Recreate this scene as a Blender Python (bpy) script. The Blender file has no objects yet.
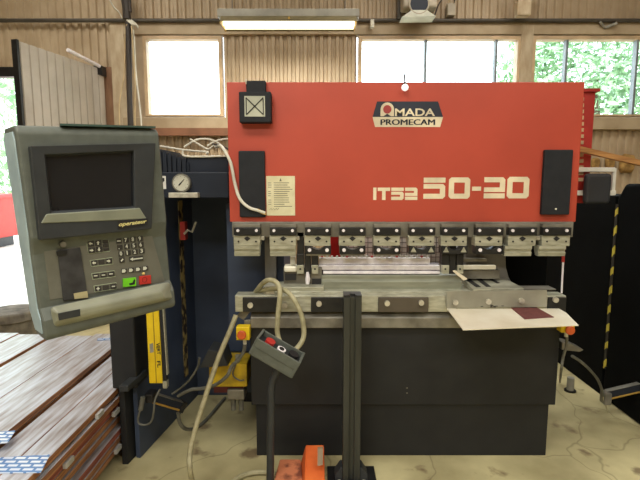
import bpy, bmesh, math, random
from mathutils import Vector, Matrix
random.seed(7)
R = math.radians
SC = bpy.context.scene
COL = SC.collection

# ------------------------------------------------------------------ camera
PITCH, FPX, ZC = R(7.0), 470.0, 1.70
cam_d = bpy.data.cameras.new('camera'); cam = bpy.data.objects.new('camera', cam_d); COL.objects.link(cam)
cam_d.sensor_width = 36; cam_d.lens = FPX / 640 * 36; cam_d.clip_start = .05
cam.location = (0, 0, ZC); cam.rotation_euler = (R(90) - PITCH, 0, 0)
SC.camera = cam
# ------------------------------------------------------------------ world, sun, area lights, exposure
w = bpy.data.worlds.new('sky'); SC.world = w; w.use_nodes = True
bg = w.node_tree.nodes['Background']; bg.inputs[0].default_value = (.84, .93, 1, 1); bg.inputs[1].default_value = 5.5
def sun(rot, e, c=(1, .95, .86)):
    d = bpy.data.lights.new('sun', 'SUN'); d.energy = e; d.angle = R(1.5); d.color = c
    o = bpy.data.objects.new('sun', d); COL.objects.link(o); o.rotation_euler = rot
sun((R(38), 0, R(-12)), 5.0)
def area(loc, sx, sy, e, c, rot=(0, 0, 0)):
    d = bpy.data.lights.new('hall_fill_light', 'AREA'); d.shape = 'RECTANGLE'; d.size = sx; d.size_y = sy  # unseen overhead area lights, added to fill the hall
    d.energy = e; d.color = c
    o = bpy.data.objects.new('hall_fill_light', d); COL.objects.link(o); o.location = loc; o.rotation_euler = rot
WARM = (1, .965, .88)
area((-1.2, .4, 4.7), 2.4, 1.0, 120, WARM)
area((2.2, .4, 4.7), 2.4, 1.0, 70, WARM)
area((-1.8, -3.0, 4.7), 3.0, 1.2, 220, WARM)
area((2.5, -3.0, 4.7), 3.0, 1.2, 110, WARM)
area((-2.6, 4.4, 4.8), 2.4, 1.0, 62, WARM)
area((1.8, 4.4, 4.8), 2.4, 1.0, 66, WARM)
area((4.8, 3.6, 4.8), 2.4, 1.0, 25, WARM)
SC.view_settings.view_transform = 'Standard'; SC.view_settings.look = 'None'
SC.view_settings.gamma = 1; SC.view_settings.exposure = 0.0; SC.view_settings.use_curve_mapping = False

# ------------------------------------------------------------------ measuring helpers
CP, SP = math.cos(PITCH), math.sin(PITCH)
def ray(px, py):
    u, v = (px - 320) / FPX, (240 - py) / FPX
    return Vector((u, CP + v * SP, -SP + v * CP))
CAM = Vector((0, 0, ZC))
def at(px, py, Y): d = ray(px, py); return CAM + d * (Y / d.y)
def atz(px, py, Z): d = ray(px, py); return CAM + d * ((Z - ZC) / d.z)
def atx(px, py, X): d = ray(px, py); return CAM + d * (X / d.x)
def rect(px0, py0, px1, py1, Y):
    """X and Z spans of an upright rectangle at depth Y"""
    m = (py0 + py1) / 2
    return at(px0, m, Y).x, at(px1, m, Y).x, at(px0, py1, Y).z, at(px0, py0, Y).z

# ------------------------------------------------------------------ materials
def lin(c):
    return tuple(((x / 255) / 12.92 if x / 255 <= .04045 else ((x / 255 + .055) / 1.055) ** 2.4) for x in c)
MATS = {}
def mat(name, c, rough=.5, metal=0, c2=None, scale=6, stretch=(1, 1, 1), bump=0, detail=4, lo=.35, hi=.65, emit=None, estr=0, spec=.5):
    if name in MATS: return MATS[name]
    m = bpy.data.materials.new(name); m.use_nodes = True; MATS[name] = m
    nt = m.node_tree; b = nt.nodes['Principled BSDF']
    b.inputs['Roughness'].default_value = rough; b.inputs['Metallic'].default_value = metal
    b.inputs['Specular IOR Level'].default_value = spec
    if c2 is None: c2 = tuple(x * .86 for x in c)
    tc = nt.nodes.new('ShaderNodeTexCoord'); mp = nt.nodes.new('ShaderNodeMapping')
    mp.inputs['Scale'].default_value = stretch
    n = nt.nodes.new('ShaderNodeTexNoise'); n.inputs['Scale'].default_value = scale; n.inputs['Detail'].default_value = detail
    r = nt.nodes.new('ShaderNodeValToRGB')
    r.color_ramp.elements[0].position = lo; r.color_ramp.elements[1].position = hi
    r.color_ramp.elements[0].color = (*lin(c2), 1); r.color_ramp.elements[1].color = (*lin(c), 1)
    nt.links.new(tc.outputs['Object'], mp.inputs[0]); nt.links.new(mp.outputs[0], n.inputs['Vector'])
    nt.links.new(n.outputs['Fac'], r.inputs[0]); nt.links.new(r.outputs[0], b.inputs['Base Color'])
    if bump:
        bn = nt.nodes.new('ShaderNodeBump'); bn.inputs['Strength'].default_value = bump; bn.inputs['Distance'].default_value = .004
        nt.links.new(n.outputs['Fac'], bn.inputs['Height']); nt.links.new(bn.outputs[0], b.inputs['Normal'])
    if emit:
        b.inputs['Emission Color'].default_value = (*lin(emit), 1); b.inputs['Emission Strength'].default_value = estr
    return m
RED = mat('red_enamel', (184, 73, 54), .42, 0, (174, 68, 50), 3)
REDD = mat('red_paint_old', (176, 46, 38), .5, 0, (150, 38, 32), 5)
BLK = mat('black_paint', (38, 39, 40), .55, 0, (33, 34, 36), 8, spec=.35)
NAVY = mat('blue_black_paint', (32, 38, 50), .5, 0, (27, 33, 44), 6, spec=.3)
JET = mat('jet_black_paint', (14, 16, 17), .8, 0, (11, 12, 13), 6, spec=.06)
PAD = mat('black_rubber', (36, 38, 42), .7, 0, (31, 33, 37), 20, spec=.3)
STEEL = mat('machined_steel', (190, 190, 172), .38, .35, (158, 157, 138), 14, (1, 1, 4))
STEELD = mat('dull_steel', (140, 137, 126), .45, .4, (108, 104, 94), 10)
BRIGHT = mat('bright_ground_steel', (248, 244, 246), .3, .05, (226, 220, 226), 20)
BOLT = mat('zinc_bolt', (205, 200, 182), .35, .3, (170, 165, 150), 30)
DARKST = mat('blackened_steel', (44, 44, 44), .4, .3, (32, 32, 33), 16)
CREAM = mat('cream_lettering', (236, 222, 190), .5)
NAVYINK = mat('navy_print', (36, 42, 58), .5)
INK = mat('black_print', (30, 30, 32), .6)
PAPER = mat('yellowed_paper', (226, 220, 184), .8, 0, (208, 200, 162), 12)
WHITE = mat('white_plastic', (232, 230, 220), .5)
CONS = mat('grey_green_casing', (96, 101, 94), .55, 0, (87, 92, 85), 25, bump=.08, spec=.4)
CONSD = mat('charcoal_casing', (52, 55, 57), .5, 0, (46, 49, 51), 20, spec=.4)
SCREEN = mat('dark_screen_glass', (34, 35, 38), .12, 0, (28, 29, 32), 3)
KEYP = mat('keypad_foil', (108, 108, 98), .5, 0, (100, 100, 90), 20)
KEYD = mat('dark_key', (58, 56, 54), .5)
SYM = mat('pale_key_print', (216, 220, 206), .5)
GREEN = mat('green_key', (120, 220, 40), .45)
REDK = mat('red_key', (196, 50, 44), .45)
YEL = mat('yellow_plastic', (240, 208, 30), .45, 0, (222, 188, 20), 10)
YELD = mat('yellow_scuffed_paint', (214, 180, 28), .5, 0, (160, 135, 30), 9)
ORANGE = mat('orange_paint', (232, 118, 56), .5, 0, (214, 98, 44), 9)
OSCUFF = mat('scuffed_orange_tread', (196, 120, 84), .6, 0, (120, 66, 48), 14, lo=.36, hi=.5)
HOSE = mat('cream_rubber_hose', (178, 172, 138), .55, 0, (150, 144, 112), 20)
HOSEG = mat('grey_rubber_hose', (112, 112, 102), .55, 0, (92, 92, 84), 20)
CABW = mat('white_cable', (226, 222, 206), .5)
CABT = mat('tan_cable', (206, 182, 140), .6)
CABK = mat('dark_cable', (56, 48, 42), .6)
WOOD = mat('fresh_batten', (190, 140, 84), .7, 0, (150, 104, 58), 9, (.6, 8, 8))
TAN = mat('tan_corrugated_steel', (184, 164, 136), .55, 0, (168, 147, 118), 3, bump=.03)
TANP = mat('tan_flat_boarding', (182, 163, 134), .6, 0, (160, 140, 110), 4)
TIMB = mat('weathered_tan_post', (194, 178, 150), .65, 0, (166, 144, 114), 5, (2, 2, .7))
BROWN = mat('brown_stained_timber', (140, 104, 76), .7, 0, (116, 82, 58), 6, (3, 3, .6))
FRAMEW = mat('window_frame_paint', (206, 178, 140), .5)
MULL = mat('grey_mullion', (128, 138, 142), .5)
PIPE = mat('dark_conduit', (84, 78, 70), .5, .3)
PIPEB = mat('brown_pipe', (142, 96, 68), .6)
GREY = mat('grey_enamel', (160, 158, 146), .5)
OLIVE = mat('olive_reflector', (112, 102, 72), .5)
BEIGE = mat('beige_enamel', (176, 164, 142), .5)
TUBE = mat('fluorescent_tube', (255, 250, 225), .4, emit=(255, 246, 214), estr=2.6)
MAROON = mat('maroon_abrasive', (112, 62, 58), .85, 0, (96, 50, 48), 40)
SHEET = mat('pale_sheet_metal', (240, 236, 218), .42, .08, (222, 214, 190), 4)
FLANGE = mat('grey_sheet_metal', (160, 158, 142), .45, .25, (140, 137, 122), 6)
INSUL = mat('yellow_insulation', (184, 146, 84), .9, 0, (128, 96, 50), 12, bump=.6)
LEAF = mat('pale_leaf', (168, 200, 158), .6, 0, (136, 176, 132), 1.3)
BARK = mat('grey_bark', (120, 105, 88), .9)
GROUND = mat('pale_yard_gravel', (214, 210, 200), .9, 0, (196, 190, 178), 3)
TUB = mat('weathered_grey_rubber', (128, 120, 104), .8, 0, (84, 78, 68), 9, bump=.5)
BRASS = mat('worn_brass_trim', (190, 152, 70), .4, .4)

def concrete():
    m = mat('worn_concrete', (206, 196, 150), .55, 0, (152, 142, 104), 2.2, detail=8, bump=.12, lo=.3, hi=.66)
    nt = m.node_tree; b = nt.nodes['Principled BSDF']
    src = b.inputs['Base Color'].links[0].from_socket
    tc = [n for n in nt.nodes if n.type == 'TEX_COORD'][0]
    # brown stains
    n2 = nt.nodes.new('ShaderNodeTexNoise'); n2.inputs['Scale'].default_value = 5.5; n2.inputs['Detail'].default_value = 6
    r2 = nt.nodes.new('ShaderNodeValToRGB'); r2.color_ramp.elements[0].position = .62; r2.color_ramp.elements[1].position = .72
    mx = nt.nodes.new('ShaderNodeMixRGB'); mx.inputs['Color2'].default_value = (*lin((104, 80, 58)), 1)
    ml = nt.nodes.new('ShaderNodeMath'); ml.operation = 'MULTIPLY'; ml.inputs[1].default_value = .75
    nt.links.new(tc.outputs['Object'], n2.inputs['Vector']); nt.links.new(n2.outputs['Fac'], r2.inputs[0])
    nt.links.new(r2.outputs[0], ml.inputs[0]); nt.links.new(ml.outputs[0], mx.inputs[0]); nt.links.new(src, mx.inputs['Color1'])
    # hairline cracks
    v = nt.nodes.new('ShaderNodeTexVoronoi'); v.feature = 'DISTANCE_TO_EDGE'; v.inputs['Scale'].default_value = 1.3
    n3 = nt.nodes.new('ShaderNodeTexNoise'); n3.inputs['Scale'].default_value = 3
    ad = nt.nodes.new('ShaderNodeMixRGB'); ad.inputs[0].default_value = .25
    nt.links.new(tc.outputs['Object'], n3.inputs['Vector'])
    nt.links.new(tc.outputs['Object'], ad.inputs['Color1']); nt.links.new(n3.outputs['Color'], ad.inputs['Color2'])
    nt.links.new(ad.outputs[0], v.inputs['Vector'])
    r3 = nt.nodes.new('ShaderNodeValToRGB'); r3.color_ramp.elements[0].position = .0; r3.color_ramp.elements[1].position = .008
    r3.color_ramp.elements[0].color = (.35, .32, .28, 1)
    nt.links.new(v.outputs['Distance'], r3.inputs[0])
    m2 = nt.nodes.new('ShaderNodeMixRGB'); m2.blend_type = 'MULTIPLY'; m2.inputs[0].default_value = .55
    nt.links.new(mx.outputs[0], m2.inputs['Color1']); nt.links.new(r3.outputs[0], m2.inputs['Color2'])
    nt.links.new(m2.outputs[0], b.inputs['Base Color'])
    return m
CONC = concrete()
def glass_mat():
    m = bpy.data.materials.new('window_glass'); m.use_nodes = True; nt = m.node_tree; nt.nodes.clear()
    o = nt.nodes.new('ShaderNodeOutputMaterial'); mx = nt.nodes.new('ShaderNodeMixShader'); mx.inputs[0].default_value = .05
    t = nt.nodes.new('ShaderNodeBsdfTransparent'); t.inputs[0].default_value = (.97, .99, .99, 1)
    g = nt.nodes.new('ShaderNodeBsdfGlossy'); g.inputs['Roughness'].default_value = .08
    nt.links.new(t.outputs[0], mx.inputs[1]); nt.links.new(g.outputs[0], mx.inputs[2]); nt.links.new(mx.outputs[0], o.inputs[0])
    return m
GLASS = glass_mat()
def hazard():
    m = bpy.data.materials.new('worn_hazard_tape'); m.use_nodes = True; nt = m.node_tree; b = nt.nodes['Principled BSDF']
    tc = nt.nodes.new('ShaderNodeTexCoord'); wv = nt.nodes.new('ShaderNodeTexWave'); wv.bands_direction = 'DIAGONAL'
    wv.inputs['Scale'].default_value = 4.2; wv.inputs['Distortion'].default_value = 1.5
    r = nt.nodes.new('ShaderNodeValToRGB'); r.color_ramp.interpolation = 'CONSTANT'
    r.color_ramp.elements[0].color = (*lin((30, 29, 27)), 1); r.color_ramp.elements[1].color = (*lin((206, 190, 70)), 1); r.color_ramp.elements[1].position = .66
    nt.links.new(tc.outputs['Object'], wv.inputs['Vector']); nt.links.new(wv.outputs['Fac'], r.inputs[0]); nt.links.new(r.outputs[0], b.inputs['Base Color'])
    b.inputs['Roughness'].default_value = .6
    return m
HAZ = hazard()
HAZP = mat('peeled_tape_edge', (170, 150, 92), .7, 0, (44, 36, 34), 22, (1, 1, .6), lo=.44, hi=.56)

# ------------------------------------------------------------------ object helpers
WM = {}
def tag(o, label, cat, group=None, kind=None):
    if label: o['label'] = label
    if cat: o['category'] = cat
    if group: o['group'] = group
    if kind: o['kind'] = kind
    return o
def thing(name, label, cat, loc, group=None, M=None):
    o = bpy.data.objects.new(name, None); COL.objects.link(o); o.empty_display_size = .1
    m = M if M is not None else Matrix.Translation(Vector(loc))
    o.matrix_world = m; WM[o] = m.copy()
    return tag(o, label, cat, group)
def catmull(pts, n=8):
    pts = [Vector(p) for p in pts]
    q = [pts[0] * 2 - pts[1]] + pts + [pts[-1] * 2 - pts[-2]]
    out = []
    for i in range(1, len(q) - 2):
        a, b, c, d = q[i - 1:i + 3]
        for k in range(n):
            t = k / n
            out.append(.5 * ((2 * b) + (c - a) * t + (2 * a - 5 * b + 4 * c - d) * t * t + (3 * b - a - 3 * c + d) * t ** 3))
    out.append(pts[-1]); return out
class MB:
    def __init__(s): s.bm = bmesh.new(); s.mi = 0
    def poly(s, vs, faces):
        b = [s.bm.verts.new(v) for v in vs]
        for f in faces:
            try:
                fc = s.bm.faces.new([b[i] for i in f]); fc.material_index = s.mi
            except ValueError: pass
        return s
    def box(s, x0, x1, y0, y1, z0, z1, M=None):
        vs = [Vector((x, y, z)) for z in (z0, z1) for y in (y0, y1) for x in (x0, x1)]
        if M is not None: vs = [M @ v for v in vs]
        return s.poly(vs, [(0, 2, 3, 1), (4, 5, 7, 6), (0, 1, 5, 4), (2, 6, 7, 3), (0, 4, 6, 2), (1, 3, 7, 5)])
    def prism(s, pts, axis, a0, a1, M=None):
        n = len(pts)
        def mk(p, a): return Vector({'x': (a, p[0], p[1]), 'y': (p[0], a, p[1]), 'z': (p[0], p[1], a)}[axis])
        vs = [mk(p, a0) for p in pts] + [mk(p, a1) for p in pts]
        if M is not None: vs = [M @ v for v in vs]
        return s.poly(vs, [tuple(range(n)), tuple(range(2 * n - 1, n - 1, -1))] + [(i, i + n, (i + 1) % n + n, (i + 1) % n) for i in range(n)])
    def loft(s, A, B):
        n = len(A)
        return s.poly([Vector(v) for v in A] + [Vector(v) for v in B], [tuple(range(n)), tuple(range(2 * n - 1, n - 1, -1))] + [(i, i + n, (i + 1) % n + n, (i + 1) % n) for i in range(n)])
    def slab(s, quad, off):
        """extrude a planar polygon of points by vector off"""
        return s.loft([Vector(q) for q in quad], [Vector(q) + Vector(off) for q in quad])
    def tube(s, pts, r, seg=8, smooth=0):
        pts = catmull(pts, smooth) if smooth else [Vector(p) for p in pts]
        n = len(pts); rr = r if isinstance(r, (list, tuple)) else [r] * n
        t = (pts[1] - pts[0]).normalized(); u = t.orthogonal().normalized(); rings = []
        for i, p in enumerate(pts):
            t2 = (pts[min(i + 1, n - 1)] - pts[max(i - 1, 0)]).normalized()
            u = (u - t2 * u.dot(t2)).normalized(); v = t2.cross(u)
            rings.append([p + (u * math.cos(6.2832 * k / seg) + v * math.sin(6.2832 * k / seg)) * rr[i] for k in range(seg)])
        vs = [v for rg in rings for v in rg]
        fs = [(i * seg + k, i * seg + (k + 1) % seg, (i + 1) * seg + (k + 1) % seg, (i + 1) * seg + k) for i in range(n - 1) for k in range(seg)]
        fs += [tuple(range(seg - 1, -1, -1)), tuple((n - 1) * seg + k for k in range(seg))]
        return s.poly(vs, fs)
    def cyl(s, p0, p1, r, seg=16, r2=None):
        return s.tube([p0, p1], [r, r if r2 is None else r2], seg)
    def ball(s, c, r, sub=2, sq=(1, 1, 1), jit=0):
        g = bmesh.ops.create_icosphere(s.bm, subdivisions=sub, radius=1)
        for v in g['verts']:
            k = 1 + random.uniform(-jit, jit)
            v.co = Vector((v.co.x * sq[0], v.co.y * sq[1], v.co.z * sq[2])) * r * k + Vector(c)
        return s
    def xform(s, M): bmesh.ops.transform(s.bm, matrix=M, verts=s.bm.verts); return s
    def build(s, name, m, parent=None, bevel=0, smooth=False, local=False, seg=2):
        bm = s.bm
        bmesh.ops.recalc_face_normals(bm, faces=bm.faces)
        o_loc = Vector((0, 0, 0))
        if parent is not None:
            if not local: bmesh.ops.transform(bm, matrix=WM[parent].inverted(), verts=bm.verts)
        else:
            xs = [v.co for v in bm.verts]
            o_loc = Vector(((min(v.x for v in xs) + max(v.x for v in xs)) / 2, (min(v.y for v in xs) + max(v.y for v in xs)) / 2, min(v.z for v in xs)))
            bmesh.ops.translate(bm, vec=-o_loc, verts=bm.verts)
        me = bpy.data.meshes.new(name); bm.to_mesh(me); bm.free()
        for x in (m if isinstance(m, (list, tuple)) else [m]): me.materials.append(x)
        if smooth:
            for p in me.polygons: p.use_smooth = True
            try: me.set_sharp_from_angle(angle=R(42))
            except Exception: pass
        o = bpy.data.objects.new(name, me); COL.objects.link(o); o.location = o_loc
        if parent is not None: o.parent = parent; WM[o] = WM[parent].copy()
        else: WM[o] = Matrix.Translation(o_loc)
        if bevel:
            b = o.modifiers.new('bevel', 'BEVEL'); b.width = bevel; b.segments = seg; b.limit_method = 'ANGLE'; b.angle_limit = R(35)
        return o
def struct(o): o['kind'] = 'structure'; return o
def dup(root, loc=None, label=None):
    r = root.copy(); COL.objects.link(r)
    if loc is not None: r.location = loc
    if label: r['label'] = label
    for ch in list(root.children):
        c = ch.copy(); COL.objects.link(c); c.parent = r
        for g in list(ch.children):
            d = g.copy(); COL.objects.link(d); d.parent = c
    return r
def text_part(body, name, m, parent, M, w, h, bold=0.0, shear=0, depth=.001):
    """lettering as a thin raised mesh fitted to w x h; M maps (x right, z up, -y out) with the origin at the lower left"""
    cu = bpy.data.curves.new('lettering', 'FONT'); cu.body = body; cu.extrude = .01; cu.offset = bold; cu.shear = shear; cu.resolution_u = 3
    t = bpy.data.objects.new('lettering', cu); COL.objects.link(t)
    bpy.context.view_layer.update()
    me = bpy.data.meshes.new_from_object(t.evaluated_get(bpy.context.evaluated_depsgraph_get()))
    bpy.data.objects.remove(t); bpy.data.curves.remove(cu)
    xs = [v.co.x for v in me.vertices]; ys = [v.co.y for v in me.vertices]
    x0, x1, y0, y1 = min(xs), max(xs), min(ys), max(ys)
    s = MB(); s.bm.from_mesh(me); bpy.data.meshes.remove(me)
    for v in s.bm.verts:
        v.co = M @ Vector(((v.co.x - x0) / (x1 - x0) * w, -depth if v.co.z > 0 else 0, (v.co.y - y0) / (y1 - y0) * h))
    return s.build(name, m, parent)

# ================================================================== SETTING
YW = 6.3
s = MB(); s.box(-9, 9, -6, YW, -.2, 0); struct(s.build('floor', CONC))
s = MB(); s.box(-40, 40, YW + .02, 60, -.2, -.03); struct(s.build('ground', GROUND))
s = MB(); s.box(-9, 9, -6, YW + .3, 5.0, 5.2); struct(s.build('ceiling', TANP))
s = MB(); s.box(-9.2, -9, -6, YW + .3, -.2, 5.2); struct(s.build('wall_left', TANP))
s = MB(); s.box(9, 9.2, -6, YW + .3, -.2, 5.2); struct(s.build('wall_right', TANP))
s = MB(); s.box(-9.2, 9.2, -6.2, -6, -.2, 5.2); struct(s.build('wall_front', TANP))

def corr(s, x0, x1, z0, z1, y=YW, period=.103, d=.028, phase=0):
    """trapezoidal cladding between x0..x1, z0..z1, thickness to the outside"""
    prof = []; k = math.floor(x0 / period) - 1
    pts = [(0, 0), (.36, 0), (.50, d), (.86, d)]
    while k * period < x1 + period:
        for a, h in pts: prof.append(((k + a) * period + phase, y - d + h))
        k += 1
    out = []
    for (xa, ya), (xb, yb) in zip(prof, prof[1:]):
        if xb <= x0 or xa >= x1: continue
        ca, cb = max(xa, x0), min(xb, x1)
        f = lambda x: ya + (yb - ya) * (x - xa) / (xb - xa)
        if not out: out.append((ca, f(ca)))
        out.append((cb, f(cb)))
    poly = out + [(out[-1][0], y + .08), (out[0][0], y + .08)]
    n = len(out)
    vs = [Vector((x, yy, z)) for z in (z0, z1) for x, yy in out] + [Vector((x0, y + .08, z0)), Vector((x1, y + .08, z0)), Vector((x0, y + .08, z1)), Vector((x1, y + .08, z1))]
    b = 2 * n
    fs = [(i, i + 1, i + 1 + n, i + n) for i in range(n - 1)] + [(b, b + 2, b + 3, b + 1), (0, n, b + 2, b), (n - 1, b + 1, b + 3, 2 * n - 1)]
    fs += [tuple(range(n)) + (b + 1, b), tuple(range(n, 2 * n)) + (b + 3, b + 2)]
    s.poly(vs, fs)
def zx(px, py): p = at(px, py, YW); return p.x, p.z
XD0, XD1 = -4.9, zx(105, 90)[0]
ZD = zx(0, 70)[1]
ZPIPE = zx(320, 20)[1]
ZH = zx(320, 37)[1]; ZS = zx(320, 117)[1]; ZBEAM0 = zx(320, 36)[1]
W = [(zx(147, 76)[0], zx(221, 76)[0]), (zx(358, 60)[0], zx(519, 60)[0]), (zx(529, 76)[0], zx(529, 76)[0] + 3.2)]
s = MB()
corr(s, -9, 9, ZPIPE - .02, 5.0)                       # above the pipe
corr(s, -9, XD1 + .12, ZD + .02, ZPIPE)                 # over the doorway
corr(s, -9, XD0, 0, ZD + .02)
xa, xb = W[0][1] + .05, W[1][0] - .02
corr(s, xa, xb, ZS - .1, ZBEAM0)
corr(s, XD1 + .1, 9, 0, ZS - .16)                       # below the sills
s.box(XD1 + .1, W[0][0] - .01, YW - .03, YW + .08, ZS - .16, ZBEAM0)
s.box(W[1][1], W[2][0], YW - .03, YW + .08, ZS - .16, ZBEAM0)
s.box(W[2][1], 9, YW - .03, YW + .08, ZS - .16, ZBEAM0)
struct(s.build('wall_back', TAN))
# flat beam above the windows and the sill rail
s = MB(); s.box(XD1 + .12, 9, YW - .07, YW + .08, ZBEAM0, ZPIPE - .02); struct(s.build('trim_1', TANP, bevel=.006))
s = MB(); s.box(XD1 + .25, 9, YW - .09, YW + .08, ZS - .17, ZS - .015); struct(s.build('trim_2', TANP, bevel=.008))
# posts
x0, x1 = zx(113, 60)[0], zx(127, 60)[0]
s = MB(); s.box(x0, x1, YW - .073, YW - .03, 0, 5.0); struct(s.build('trim_3', TIMB, bevel=.008))
x0, x1 = zx(518, 60)[0], zx(530, 60)[0]
s = MB(); s.box(x0, x1, YW - .074, YW - .02, 0, 5.0); struct(s.build('trim_4', TIMB, bevel=.006))
s = MB(); s.box(XD1 - .01, XD1 + .13, YW - .08, YW + .08, 0, ZD + .02); struct(s.build('trim_5', BROWN, bevel=.006))
s = MB(); s.box(XD0, XD1 + .1, YW - .04, YW + .08, ZD - .09, ZD + .03); struct(s.build('trim_6', DARKST))
# windows
def window(n, x0, x1, muls, frame):
    t = thing('window_%d' % n, None, None, ((x0 + x1) / 2, YW, ZS)); struct(t)
    fw = .045
    f = MB()
    for a in ((x0, x0 + fw, ZS, ZH), (x1 - fw, x1, ZS, ZH), (x0 + fw, x1 - fw, ZH - fw, ZH), (x0 + fw, x1 - fw, ZS, ZS + fw * .6)):
        f.box(a[0], a[1], YW - .06, YW + .06, a[2], a[3])
    f.build('window_frame', frame, t, bevel=.004)
    for m in muls: MB().box(m - .014, m + .014, YW - .04, YW + .04, ZS + fw * .6, ZH - fw).build('mullion', MULL, t)
    MB().box(x0 + fw * .5, x1 - fw * .5, YW - .004, YW + .004, ZS + .01, ZH - fw * .5).build('pane', GLASS, t)
window(1, W[0][0] - .02, W[0][1] + .03, [], FRAMEW)
window(2, *W[1], [zx(425, 60)[0], zx(495, 60)[0]], FRAMEW)
window(3, *W[2], [zx(565, 60)[0], zx(635, 60)[0], zx(700, 60)[0]], FRAMEW)
# open door leaf, ribbed, swung in
pn = at(16, 41, 4.95); hz = at(101.5, 70, YW - .12)
t = thing('door_1', None, None, (hz.x, hz.y, 0)); struct(t)
d = Vector((pn.x - hz.x, pn.y - hz.y, 0)); L = d.length; d.normalize(); nrm = Vector((-d.y, d.x, 0))
if nrm.x < 0: nrm = -nrm
s = MB(); prof = []; n = 11
for i in range(n):
    a = L * i / n; b = L / n
    prof += [(a, .03), (a + b * .8, .03), (a + b * .84, .016), (a + b * .96, .016)]
prof += [(L, .03), (L, -.02), (0, -.02)]
A = [Vector((hz.x, hz.y, .05)) + d * p[0] + nrm * p[1] for p in prof]
s.loft(A, [v + Vector((0, 0, hz.z - .05)) for v in A]); s.build('door_leaf', mat('grey_brown_door', (186, 176, 162), .5, 0, (168, 158, 144), 3), t)
s = MB()
for a0, a1 in ((L, L + .03),): s.slab([Vector((hz.x, hz.y, .05)) + d * a + nrm * q for a, q in ((a0, -.03), (a1, -.03), (a1, .035), (a0, .035))], (0, 0, hz.z - .04))
s.build('door_edge', DARKST, t)
c0 = Vector((hz.x, hz.y, hz.z + .02))
MB().tube([c0 + d * .1 + nrm * .05, c0 + d * .62 + nrm * .05 + Vector((0, 0, .06))], .022, 8).build('door_closer', BRIGHT, t)
MB().box(hz.x - .05, hz.x + .05, hz.y - .1, hz.y + .02, hz.z - .08, hz.z + .03).build('hinge_block', DARKST, t)

# ================================================================== BACKGROUND THINGS
ZP = at(320, 20.5, YW - .1).z
s = MB(); s.cyl((-9, YW - .1, ZP), (9, YW - .1, ZP), .024, 10)
tag(s.build('conduit_pipe', PIPE, smooth=True), 'long thin dark pipe running level along the wall above the windows', 'pipe')
a = at(158, 132, YW - .1); b = at(238, 135, YW - .1)
s = MB(); s.box(a.x - .6, b.x + 3.2, YW - .16, YW - .095, a.z - .05, a.z + .045)
tag(s.build('wall_rail', PIPEB), 'reddish brown rail fixed along the wall below the left window', 'rail')
# fluorescent light
YL = 5.3
x0, x1, z0, z1 = rect(218, 10, 359, 18, YL)
t = thing('fluorescent_light', 'lit fluorescent tube light with grey housing hanging before the wall', 'light', ((x0 + x1) / 2, YL, z0))
MB().box(x0, x1, YL - .05, YL + .10, z0, z1).build('housing', GREY, t, bevel=.008)
_, _, zt0, zt1 = rect(222, 18, 357, 29, YL)
xr0, xr1 = at(222, 20, YL).x, at(356, 20, YL).x
s = MB(); s.prism([(YL - .06, z0), (YL + .10, z0), (YL + .18, zt0 + .03), (YL + .17, zt0 + .03), (YL + .09, z0 - .012), (YL - .05, z0 - .012), (YL - .115, zt0 + .045), (YL - .125, zt0 + .045)], 'x', xr0, xr1)
s.build('reflector', OLIVE, t)
for xx in (xr0, xr1 - .012): MB().prism([(YL - .06, z0), (YL + .10, z0), (YL + .18, zt0 + .02), (YL - .125, zt0 + .02)], 'x', xx, xx + .012).build('end_cap', mat('yellowed_end_cap', (226, 190, 110), .5), t)
for yy in (YL - .035, YL + .075): MB().cyl((xr0 + .02, yy, zt0 + .045), (xr1 - .02, yy, zt0 + .045), .024, 12).build('tube', TUBE, t, smooth=True)
ld = bpy.data.lights.new('tube_light', 'AREA'); ld.shape = 'RECTANGLE'; ld.size = xr1 - xr0 - .1; ld.size_y = .12; ld.energy = 45; ld.color = (1, .95, .82)
lo = bpy.data.objects.new('tube_light', ld); COL.objects.link(lo); lo.parent = t; lo.location = (0, .02, zt0 + .012 - z0)
MB().cyl(at(289, 17, YL - .13), at(289, 19, YL - .13), .012, 8).build('clip', BRASS, t)
for xx in (x0 + .15, x1 - .15): MB().cyl((xx, YL + .02, z1), (xx, YL + .02, 5.0), .006, 6).build('hanger_rod', PIPE, t)
# unit heater
x0, x1, z0, z1 = rect(402, -26, 436, 10, 6.0)
t = thing('unit_heater', 'beige box with round dark fan opening hung high on the wall', 'heater', ((x0 + x1) / 2, 6.0, z0))
s = MB(); s.box(x0, x1, 5.9, 6.12, z0, z1); s.build('casing', BEIGE, t, bevel=.02)
c = at(419, 4, 5.9); MB().cyl((c.x, 5.885, c.z), (c.x, 5.9, c.z), .105, 24).build('fan_opening', NAVY, t)
s = MB(); s.tube([(c.x + .115 * math.cos(k * .2618), 5.89, c.z + .115 * math.sin(k * .2618)) for k in range(25)], .012, 6); s.build('fan_ring', BEIGE, t, smooth=True)
p = [at(*q, 5.88) for q in ((402, 17), (412, 10), (427, 10), (436, 16))]
MB().slab([Vector((v.x, v.y, v.z)) for v in p], (0, .22, 0)).build('air_deflector', mat('pale_deflector', (214, 214, 196), .4), t)
x0, x1, z0, z1 = rect(397.5, -30, 401, 19, 6.15)
s = MB(); s.box(x0, x1, 6.13, 6.2, z0, z1); tag(s.build('steel_strut', PIPE), 'dark upright strut beside the beige wall heater', 'strut')
x0, x1, z0, z1 = rect(447, 4, 455, 16, 6.2)
t = thing('junction_box', 'small beige junction box with wires, right of the wall heater', 'box', ((x0 + x1) / 2, 6.2, z0))
MB().box(x0, x1, 6.17, 6.27, z0, z1).build('box_body', BEIGE, t, bevel=.006)
MB().tube([at(449, 4, 6.21), at(448, -8, 6.21), at(447, -25, 6.21)], .008, 6, 4).build('wire', CABT, t)
MB().tube([at(454, 4, 6.21), at(455, -6, 6.21), at(453, -25, 6.21)], .007, 6, 4).build('wire', CABK, t)
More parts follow.
